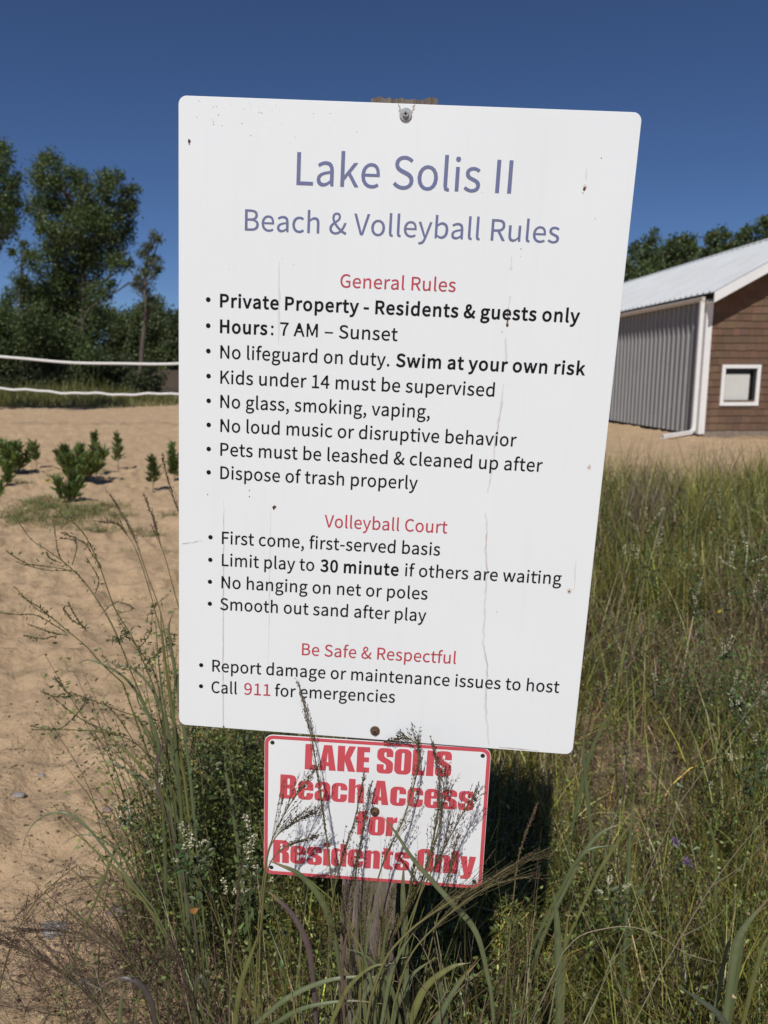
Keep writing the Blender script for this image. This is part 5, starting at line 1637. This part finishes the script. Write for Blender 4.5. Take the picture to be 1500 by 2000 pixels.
blade_plant('crowd of narrow blades hiding the middle of the post', [
    ([(700, 2000), (704, 1900), (690, 1820), (672, 1770)], .008, OLV), ([(716, 2000), (712, 1900), (722, 1800), (742, 1750)], .008, GRN), ([(760, 2000), (748, 1910), (752, 1830), (770, 1776)], .009, GRN2),
    ([(672, 1990), (668, 1900), (676, 1830), (700, 1790)], .007, (.12, .085, .06)), ([(732, 1990), (724, 1920), (704, 1850), (668, 1800)], .008, GRN), ([(690, 2000), (720, 1930), (764, 1880), (800, 1868)], .010, GRN),
    ([(780, 1990), (760, 1920), (716, 1868), (664, 1850)], .009, GRN2), ([(650, 1990), (680, 1930), (724, 1890), (776, 1880)], .010, OLV), ([(745, 2000), (765, 1900), (800, 1830), (830, 1800)], .009, GRN)], .96)
seed_stalk('wispy brown seed stalk before the left half of the post', [(672, 1745), (678, 1800), (684, 1860), (690, 1960)], .98, 1.01, .05, 40, .04, .3, scol=(.10, .065, .045))
seed_stalk('wispy olive seed stalk before the right half of the post', [(768, 1742), (756, 1800), (744, 1870), (738, 1970)], .97, 1.0, .05, 44, .045, .3, scol=(.12, .10, .045))
seed_stalk('greenish seed stalk up the middle of the post', [(718, 1735), (714, 1800), (706, 1880), (704, 1970)], .96, 1.0, .05, 44, .05, .25, scol=(.12, .11, .045))
rg = 'broad grass blades right of the signs'
blade_plant('broad upright blade right of the lower sign', [([(1092, 1930), (1090, 1850), (1086, 1777), (1078, 1733)], .021, GRN), ([(1100, 1920), (1104, 1840), (1112, 1770)], .013, OLV)], 1.12, rg)
blade_plant('narrow bluish blade right of the broad upright one', [([(1227, 1710), (1232, 1612), (1243, 1516)], .014, GRN)], 1.55, rg)
blade_plant('short dull blade at the bottom right', [([(1420, 2005), (1400, 1978), (1362, 1950), (1318, 1922)], .016, (.075, .088, .06))], 1.05, rg)
blade_plant('widest blade, at the right edge of the photo', [([(1432, 1880), (1440, 1840), (1462, 1800), (1510, 1745)], .022, GRN)], 1.2, rg)
blade_plant('bright yellow-green blade under the purple flowers', [([(1398, 1700), (1396, 1650), (1384, 1610), (1366, 1580)], .013, (.12, .14, .045))], 1.5, rg)
blade_plant('tall pair of blades beside the edge of the rules sign', [([(1130, 1560), (1150, 1480), (1176, 1420), (1204, 1380)], .018, GRN2), ([(1150, 1580), (1140, 1470), (1144, 1390)], .016, GRN)], 1.9, rg)
blade_plant('leaning blades between the bare sand and the sign shadow', [([(1130, 1680), (1170, 1630), (1220, 1605)], .015, GRN), ([(1120, 1690), (1150, 1660), (1200, 1650)], .013, GRN2), ([(1170, 1700), (1210, 1640), (1240, 1600)], .012, OLV)], 1.5, rg)
blade_plant('crossing blades at the right edge by the bottom', [([(1440, 1900), (1450, 1830), (1446, 1760)], .014, GRN2), ([(1470, 1920), (1490, 1850), (1520, 1800)], .014, OLV), ([(1410, 1900), (1420, 1850), (1430, 1800)], .012, GRN)], 1.25, rg)


def dry_stalk(label, pts, Y, r=.0011, side=()):
    P = path(pts, Y)
    F = rooted(P)
    e = empty('dry_stalk', F[0] + np.array([0, 0, .02]), label, 'dry stalk', 'bleached dry stalks right of the signs')
    m = MB()
    tube(m, F, np.linspace(r * 1.2, r * .4, len(F)), 5, (.30, .25, .17))
    m.build('stem', M['dry'], e)
    for sp in side:
        m = MB()
        Q = path(sp, Y)
        tube(m, Q, np.linspace(r * .6, r * .25, len(Q)), 4, (.28, .23, .16))
        m.build('side_twig', M['dry'], e)


dry_stalk('longest bleached stalk slanting up to the right edge', [(1240, 1995), (1290, 1900), (1330, 1830), (1390, 1730), (1450, 1650), (1505, 1590)], 1.15, side=([(1330, 1830), (1400, 1790), (1470, 1712)], [(1390, 1730), (1450, 1690), (1500, 1640)]))
dry_stalk('bleached stalk slanting up beside the small white flowers', [(1330, 1565), (1400, 1470), (1450, 1405), (1505, 1330)], 1.7, side=([(1450, 1402), (1480, 1396), (1510, 1394)],))
dry_stalk('arched bleached stalk near the bottom right', [(1100, 1860), (1130, 1830), (1170, 1816), (1230, 1810), (1290, 1830), (1340, 1862), (1400, 1880)], 1.12)
dry_stalk('thin crossing stalks in the bottom middle right', [(1220, 1960), (1190, 1880), (1150, 1810), (1110, 1720)], 1.12, .0008, side=([(1190, 1880), (1250, 1830), (1300, 1800)], [(1150, 1810), (1140, 1760), (1160, 1700)]))
dry_stalk('pale forked stalk below the right corner of the lower sign', [(860, 2010), (858, 1960), (846, 1900), (820, 1840), (790, 1810)], .95, .0009, side=([(858, 1960), (830, 1930), (790, 1880)], [(858, 1960), (880, 1920), (900, 1840)]))


# ------------------------------------------------------------------ sweet clover and branching weeds
def flower_spike(parent, u, v, ang, L, Y, col=(.62, .60, .42)):
    """Slim raceme of small pale florets, centred at pixel (u, v), pointing at ang degrees from upright."""
    k = Y / 1500 * 1.05
    a = math.radians(ang)
    c = at(u, v, Y)
    d = np.array([math.sin(a), rng.uniform(-.15, .15), math.cos(a)])
    P = catmull(np.array([c - d * L * k * .62, c + rng.normal(0, .004, 3), c + d * L * k * .62]), 5)
    m = MB()
    tube(m, P, np.linspace(.0009, .0004, len(P)), 4, (.12, .13, .05))
    n = int(L * 1.1 + 14)
    t = rng.uniform(0, 1, n) * (len(P) - 1)
    i0 = np.minimum(t.astype(int), len(P) - 2)
    D = rand_dirs(n)
    D[:, 2] = np.abs(D[:, 2]) * .5 - .3 * rng.random(n)
    C = P[i0] + (P[i0 + 1] - P[i0]) * (t - i0)[:, None] + D * .0018
    leaves(m, C, rng.uniform(.0028, .0050, n) * (.8 + .2 * Y), .6, tints(col, n, .22, .05), D)
    m.build('flower_spike', M['petal'], parent)


def sweet_clover(label, stems, spikes, Y, leafn=26, scol=(.12, .135, .045), fcol=(.64, .62, .44)):
    P0 = path(stems[0], Y)
    F = rooted(P0)
    e = empty('sweet_clover', F[0] + np.array([0, 0, .02]), label, 'wildflower', 'white sweet clover in the grass')
    st, lf = MB(), MB()
    for i, s in enumerate(stems):
        P = path(s, Y + (0 if i == 0 else rng.normal(0, .02)))
        Q = rooted(P) if i == 0 else P
        tube(st, Q, np.linspace(.0022 if i == 0 else .0014, .0008, len(Q)), 5, scol)
        n = leafn
        t = rng.uniform(0, 1, n) * (len(Q) - 1)
        i0 = np.minimum(t.astype(int), len(Q) - 2)
        C = Q[i0] + (Q[i0 + 1] - Q[i0]) * (t - i0)[:, None] + rng.normal(0, .010, (n, 3))
        D = rand_dirs(n)
        leaves(lf, C, rng.uniform(.012, .024, n), .42, tints((.075, .10, .040), n, .25, .1), D, up=.4)
    st.build('stem', M['dry'], e)
    lf.build('foliage', M['leaf'], e)
    for u, v, a, L in spikes:
        flower_spike(e, u, v, a, L, Y + rng.normal(0, .02), fcol)


def Z5(*q): return [(1150 + x / 3.333, 800 + y / 3.333) for x, y in q]


def SP(lst, f): return [(*f((x, y))[0], a, L) for x, y, a, L in lst]


def Z4(*q): return [(x / 2.5, 1300 + y / 2.5) for x, y in q]


sweet_clover('yellow-stemmed sweet clover forking toward the right edge', [Z5((740, 2000), (780, 1850), (860, 1450), (930, 1200), (1010, 1060), (1100, 920)), Z5((930, 1200), (1060, 1020), (1170, 950)), Z5((940, 1190), (1080, 1230), (1150, 1180))],
             SP([(900, 1000, -55, 34), (935, 925, 0, 40), (1012, 860, -12, 34), (1115, 975, 70, 30), (1110, 1150, 10, 60), (1150, 1250, 25, 30)], Z5), 2.5, 40)
sweet_clover('slender sweet clover zigzagging up beside the rules sign', [Z5((770, 1850), (690, 1690), (600, 1520), (500, 1280), (435, 1120), (440, 950), (470, 790)), Z5((435, 1120), (330, 1050), (280, 900)), Z5((435, 1120), (520, 960), (640, 900))],
             SP([(465, 830, 15, 34), (240, 930, -8, 26), (280, 910, 12, 24), (320, 930, 5, 20)], Z5), 2.9, 34)
sweet_clover('three pale spikes in the grass near the rules sign edge', [Z5((380, 1250), (370, 1000), (375, 780)), Z5((370, 1000), (330, 850), (295, 760)), Z5((372, 980), (420, 780), (450, 690))],
             SP([(295, 750, -25, 46), (375, 715, -5, 38), (448, 700, 32, 38)], Z5), 3.6, 22)
sweet_clover('sweet clover lifting two spikes toward the shed', [Z5((960, 1000), (905, 800), (860, 680), (840, 600)), Z5((905, 800), (830, 660), (800, 600))], SP([(800, 590, -20, 34), (850, 600, 0, 50)], Z5), 3.8, 30)
sweet_clover('single white spikes in the middle of the right meadow', [Z5((720, 1500), (710, 1200), (690, 980)), Z5((712, 1300), (720, 1180)), Z5((712, 1350), (680, 1280))], SP([(682, 950, -12, 36), (722, 1150, 10, 26), (680, 1235, 0, 20)], Z5), 3.0, 26)
sweet_clover('two short white spikes beside the yellow stem', [Z5((890, 1750), (885, 1640), (870, 1560)), Z5((886, 1640), (912, 1560))], SP([(868, 1540, -12, 26), (915, 1530, 15, 32)], Z5), 2.3, 20)
sweet_clover('drooping white spikes low at the right edge', [Z5((990, 2050), (950, 1900), (940, 1780)), Z5((1000, 2050), (1060, 1930), (1130, 1820)), Z5((960, 1960), (985, 1900))], SP([(945, 1780, 10, 40), (935, 1880, -8, 36), (985, 1915, 5, 22), (1090, 1890, 40, 44), (1145, 1810, 30, 26)], Z5), 2.1, 44)
sweet_clover('cream spikes above the brown thatch by the sign', [Z5((480, 2000), (450, 1880), (435, 1790)), Z5((450, 1880), (490, 1780))], SP([(438, 1775, -18, 30), (490, 1765, 25, 22)], Z5), 2.2, 20, fcol=(.55, .53, .28))
sweet_clover('yellowish spike standing over bare thatch beside the sign corner', [Z5((120, 2050), (150, 1880), (172, 1750)), Z5((120, 1960), (80, 1830))], SP([(168, 1745, 15, 50), (78, 1810, -15, 24)], Z5), 2.2, 12, fcol=(.45, .42, .20))
sweet_clover('full white clover head in front of the left leafy clump', [Z4((960, 1180), (935, 1000), (905, 830)), Z4((935, 1000), (880, 930)), Z4((950, 1080), (1000, 960), (990, 880))], SP([(893, 800, -10, 30), (912, 835, 15, 44), (925, 870, 30, 24), (868, 945, 80, 18), (990, 985, -20, 20), (992, 870, 60, 16)], Z4), 1.42, 46)
sweet_clover('white clover spikes along the left border of the lower sign', [Z4((1220, 1150), (1225, 1000), (1235, 880), (1210, 760)), Z4((1225, 980), (1205, 930))], SP([(1212, 785, -12, 44), (1238, 870, 12, 34), (1210, 930, -5, 44), (1232, 960, -25, 20)], Z4), 1.2, 40)
sweet_clover('white clover sprays under the lower left corner of the small sign', [Z4((1200, 1250), (1180, 1150), (1165, 1080)), Z4((1190, 1180), (1260, 1100), (1310, 1050))], SP([(1168, 1085, 40, 34), (1285, 1065, 65, 34), (1100, 1080, -10, 30), (1190, 1100, 70, 20)], Z4), 1.2, 40)
sweet_clover('thin white clover leaning over the bare sand on the left', [Z4((760, 900), (700, 780), (640, 750), (620, 680)), Z4((690, 790), (600, 760), (560, 690))], SP([(622, 730, 0, 44), (562, 700, -20, 30), (790, 530, -8, 36), (770, 575, 40, 22)], Z4), 1.5, 30)
sweet_clover('green-gold clover reaching up to the corner of the rules sign', [Z4((1250, 660), (1190, 500), (1100, 420), (1010, 350), (925, 290)), Z4((1190, 500), (1170, 420), (1195, 340)), Z4((1060, 600), (1000, 520), (930, 470))], SP([(960, 320, -52, 40), (1010, 355, -52, 34), (1172, 410, 0, 30), (1180, 470, 20, 30), (985, 510, -45, 40), (1050, 590, -40, 36)], Z4), 1.4, 30, fcol=(.28, .25, .09))
sweet_clover('small white clover tuft right of the post', [[(1212, 1860), (1205, 1790), (1190, 1740)], [(1205, 1790), (1222, 1740)]], [(1172, 1740, -60, 14), (1190, 1712, 5, 22), (1218, 1738, 40, 26), (1196, 1790, 0, 20)], 1.35, 26)
sweet_clover('leafy clover with tiny white tips at the right edge', [[(1470, 1640), (1462, 1560), (1440, 1480)], [(1460, 1560), (1490, 1480)]], [(1440, 1478, 75, 18), (1428, 1476, 10, 14), (1495, 1498, 60, 18), (1388, 1535, 0, 14), (1480, 1440, 10, 22)], 1.9, 40)


def weed(label, main, sides, Y, leafy=9, bead=True):
    """Branching roadside weed: wiry stem, side branches set with small buds."""
    P = path(main, Y)
    F = rooted(P)
    e = empty('branching_weed', F[0] + np.array([0, 0, .02]), label, 'weed', 'wiry weeds left of the rules sign')
    m, bd = MB(), MB()
    tube(m, F, np.linspace(.0019, .0007, len(F)), 5, (.13, .13, .045))
    for k, s in enumerate([main] + list(sides)):
        Q = path(s, Y + (0 if k == 0 else rng.normal(0, .015)), None, 9)
        if k: tube(m, Q, np.linspace(.0012, .0005, len(Q)), 4, (.13, .125, .045))
        lo = len(Q) // 2 if k == 0 else len(Q) // 4
        n = 95 if bead else 18
        t = rng.uniform(lo, len(Q) - 1.01, n)
        i0 = t.astype(int)
        C = Q[i0] + (Q[i0 + 1] - Q[i0]) * (t - i0)[:, None] + rng.normal(0, .0009, (n, 3))
        if bead: seeds(bd, C, (Q[i0 + 1] - Q[i0]) / np.linalg.norm(Q[i0 + 1] - Q[i0], axis=1)[:, None] + rng.normal(0, .5, (n, 3)), rng.uniform(.003, .006, n), .0020, tints((.135, .12, .055), n, .3, .1))
        t = rng.uniform(0, len(Q) - 1.01, leafy)
        i0 = t.astype(int)
        C = Q[i0] + rng.normal(0, .004, (leafy, 3))
        leaves(bd, C, rng.uniform(.006, .014, leafy), .3, tints((.088, .100, .045), leafy, .25, .1), None, up=.5)
    m.build('stem', M['dry'], e)
    bd.build('buds_and_leaves', M['leaf'], e)


def Z3(*q): return [(x / 3.333, 800 + y / 3.333) for x, y in q]


weed('tallest wiry weed with many curved arms left of the rules sign', Z3((960, 1960), (850, 1700), (740, 1420), (620, 1220), (540, 1110), (460, 1030), (330, 930), (200, 840), (95, 690)),
     [Z3((460, 1030), (390, 960), (365, 850), (345, 700)), Z3((470, 1010), (500, 900), (480, 850), (390, 835)), Z3((430, 1040), (300, 1020), (170, 1000), (40, 920)), Z3((400, 1000), (330, 970), (300, 930)), Z3((620, 1200), (640, 1100), (560, 960)), Z3((760, 1330), (860, 1300), (830, 1270), (750, 1255), (650, 1340)), Z3((540, 1110), (470, 1050), (300, 1045), (100, 990))], 1.75)
weed('leaning weed whose grassy top nods over the sand', Z3((1000, 1800), (870, 1500), (750, 1300), (660, 1050), (610, 930), (540, 800), (440, 710), (340, 690)), [Z3((600, 900), (520, 850), (400, 800)), Z3((660, 1050), (640, 1000), (560, 880))], 1.7, 10)
weed('low sprawling weed stretching to the left edge', Z3((800, 1780), (660, 1650), (560, 1540), (440, 1440), (330, 1350), (230, 1290), (90, 1150)), [Z3((430, 1450), (240, 1340), (100, 1335), (0, 1320)), Z3((440, 1470), (330, 1450), (180, 1395)), Z3((400, 1460), (280, 1490), (150, 1470)), Z3((330, 1350), (270, 1300), (120, 1200)), Z3((560, 1440), (500, 1360), (440, 1250)), Z3((560, 1420), (470, 1370), (410, 1290))], 1.6, 14)
weed('short weed with level twigs low on the sand', Z3((900, 2000), (780, 1960), (620, 1900), (480, 1850)), [Z3((500, 1855), (380, 1870), (280, 1840)), Z3((450, 1860), (400, 1800), (360, 1750)), Z3((560, 1880), (520, 1960), (380, 2080), (200, 2060))], 1.5, 20)
weed('leafy green weed against the left edge of the rules sign', Z3((1050, 1900), (1000, 1700), (900, 1560), (820, 1440), (760, 1360)), [Z3((900, 1560), (980, 1450), (1000, 1300), (1100, 1200)), Z3((960, 1640), (1080, 1540), (1160, 1460)), Z3((830, 1460), (780, 1500), (700, 1500)), Z3((1000, 1700), (900, 1680), (800, 1690), (650, 1600))], 1.55, 70, False)
weed('curved weed bowing down toward the sand below the others', [(330, 1620), (300, 1500), (262, 1450), (200, 1430), (120, 1425), (60, 1425)], [[(240, 1440), (160, 1405), (100, 1360)], [(262, 1450), (230, 1400), (200, 1370)]], 1.45, 16)
for lab, p, st in (('purple-tipped grass plume rising left of the sign, lower one', Z3((1080, 1500), (1040, 1300), (960, 1080), (900, 900), (860, 800), (780, 660), (720, 560)), .45), ('purple-tipped grass plume nearest the sign edge', Z3((1180, 1350), (1120, 1130), (1080, 980), (1040, 860), (1000, 720), (940, 560)), .5),
                   ('tall grass plume half behind the sign edge', Z3((1300, 1000), (1230, 840), (1170, 680), (1100, 480), (1060, 310)), .4), ('bent grass plume trailing left of the purple-tipped ones', Z3((1060, 1500), (980, 1200), (900, 950), (850, 850), (780, 760), (670, 730)), .6)):
    seed_stalk(lab, p[::-1], 1.8, None, st, 26, .05, .12, group='grass plumes left of the rules sign', scol=(.10, .062, .05), rad=.0012, slen=.005)
for lab, lf, Y in (('cluster of narrow arching blades left of the sign foot', [([(340, 1560), (300, 1420), (250, 1330), (180, 1290), (145, 1300)], .011, GRN2), ([(350, 1560), (320, 1400), (285, 1330), (240, 1300), (200, 1330)], .011, GRN), ([(330, 1560), (260, 1480), (200, 1430), (150, 1400)], .010, OLV), ([(345, 1600), (290, 1530), (220, 1490), (190, 1490)], .010, GRN), ([(350, 1600), (320, 1500), (290, 1430), (250, 1380)], .011, GRN2)], 1.6),
                   ('upright blades touching the left edge of the rules sign', [([(370, 1500), (345, 1330), (330, 1230), (342, 1190)], .012, GRN), ([(360, 1520), (335, 1380), (318, 1250), (312, 1180)], .011, OLV), ([(345, 1500), (315, 1340), (300, 1160)], .008, GRN2), ([(352, 1560), (340, 1400), (345, 1260)], .012, GRN2), ([(330, 1560), (300, 1420), (270, 1370), (262, 1300)], .009, GRN)], 1.5)):
    blade_plant(lab, lf, Y, 'blades left of the rules sign')


def purple_flower(label, u, v, Y):
    c = at(u, v, Y)
    g = np.array([c[0] + .02, c[1] + .03, float(gz(c[0], c[1]))])
    e = empty('purple_wildflower', g, label, 'wildflower', 'purple flowers in the grass')
    m = MB()
    tube(m, catmull(np.array([g, (g + c) / 2 + np.array([.01, 0, 0]), c]), 5), .0011, 5, (.10, .11, .05))
    m.build('stem', M['dry'], e)
    f = MB()
    D = rand_dirs(46) + np.array([0, -.5, .7])
    leaves(f, np.repeat(c[None], 46, 0) + rng.normal(0, .002, (46, 3)), rng.uniform(.009, .016, 46), .22, tints((.25, .18, .29), 46, .2, .06), D)
    f.build('flower_head', M['petal'], e)


purple_flower('upper of two ragged purple flowers in the right grass', 1318, 1646, 1.5)
purple_flower('lower of two ragged purple flowers in the right grass', 1342, 1685, 1.45)


def leaf_scrap(label, u, v, Y, L, col, name, cat):
    c = at(u, v, Y)
    m = MB()
    leaves(m, np.array([c]), L, .55, np.array([col]), np.array([[.6, -.2, .5]]))
    leaves(m, np.array([c + [.004, 0, -.003]]), L * .8, .5, np.array([col]), np.array([[-.3, -.2, .8]]))
    tag(m.build(name, M['petal'], origin=c), label, cat)


leaf_scrap('single yellow bloom in the middle of the right meadow', 1401, 1197, 2.6, .018, (.62, .50, .05), 'yellow_bloom', 'flower')
leaf_scrap('yellow leaf tip on the sapling left of the largest bush', 91, 941, 9.0, .07, (.55, .48, .06), 'yellow_leaf', 'leaf')
leaf_scrap('curled orange dead leaf at the edge of the leafy clump', 375, 1782, 1.3, .020, (.42, .22, .07), 'dead_leaf', 'leaf')
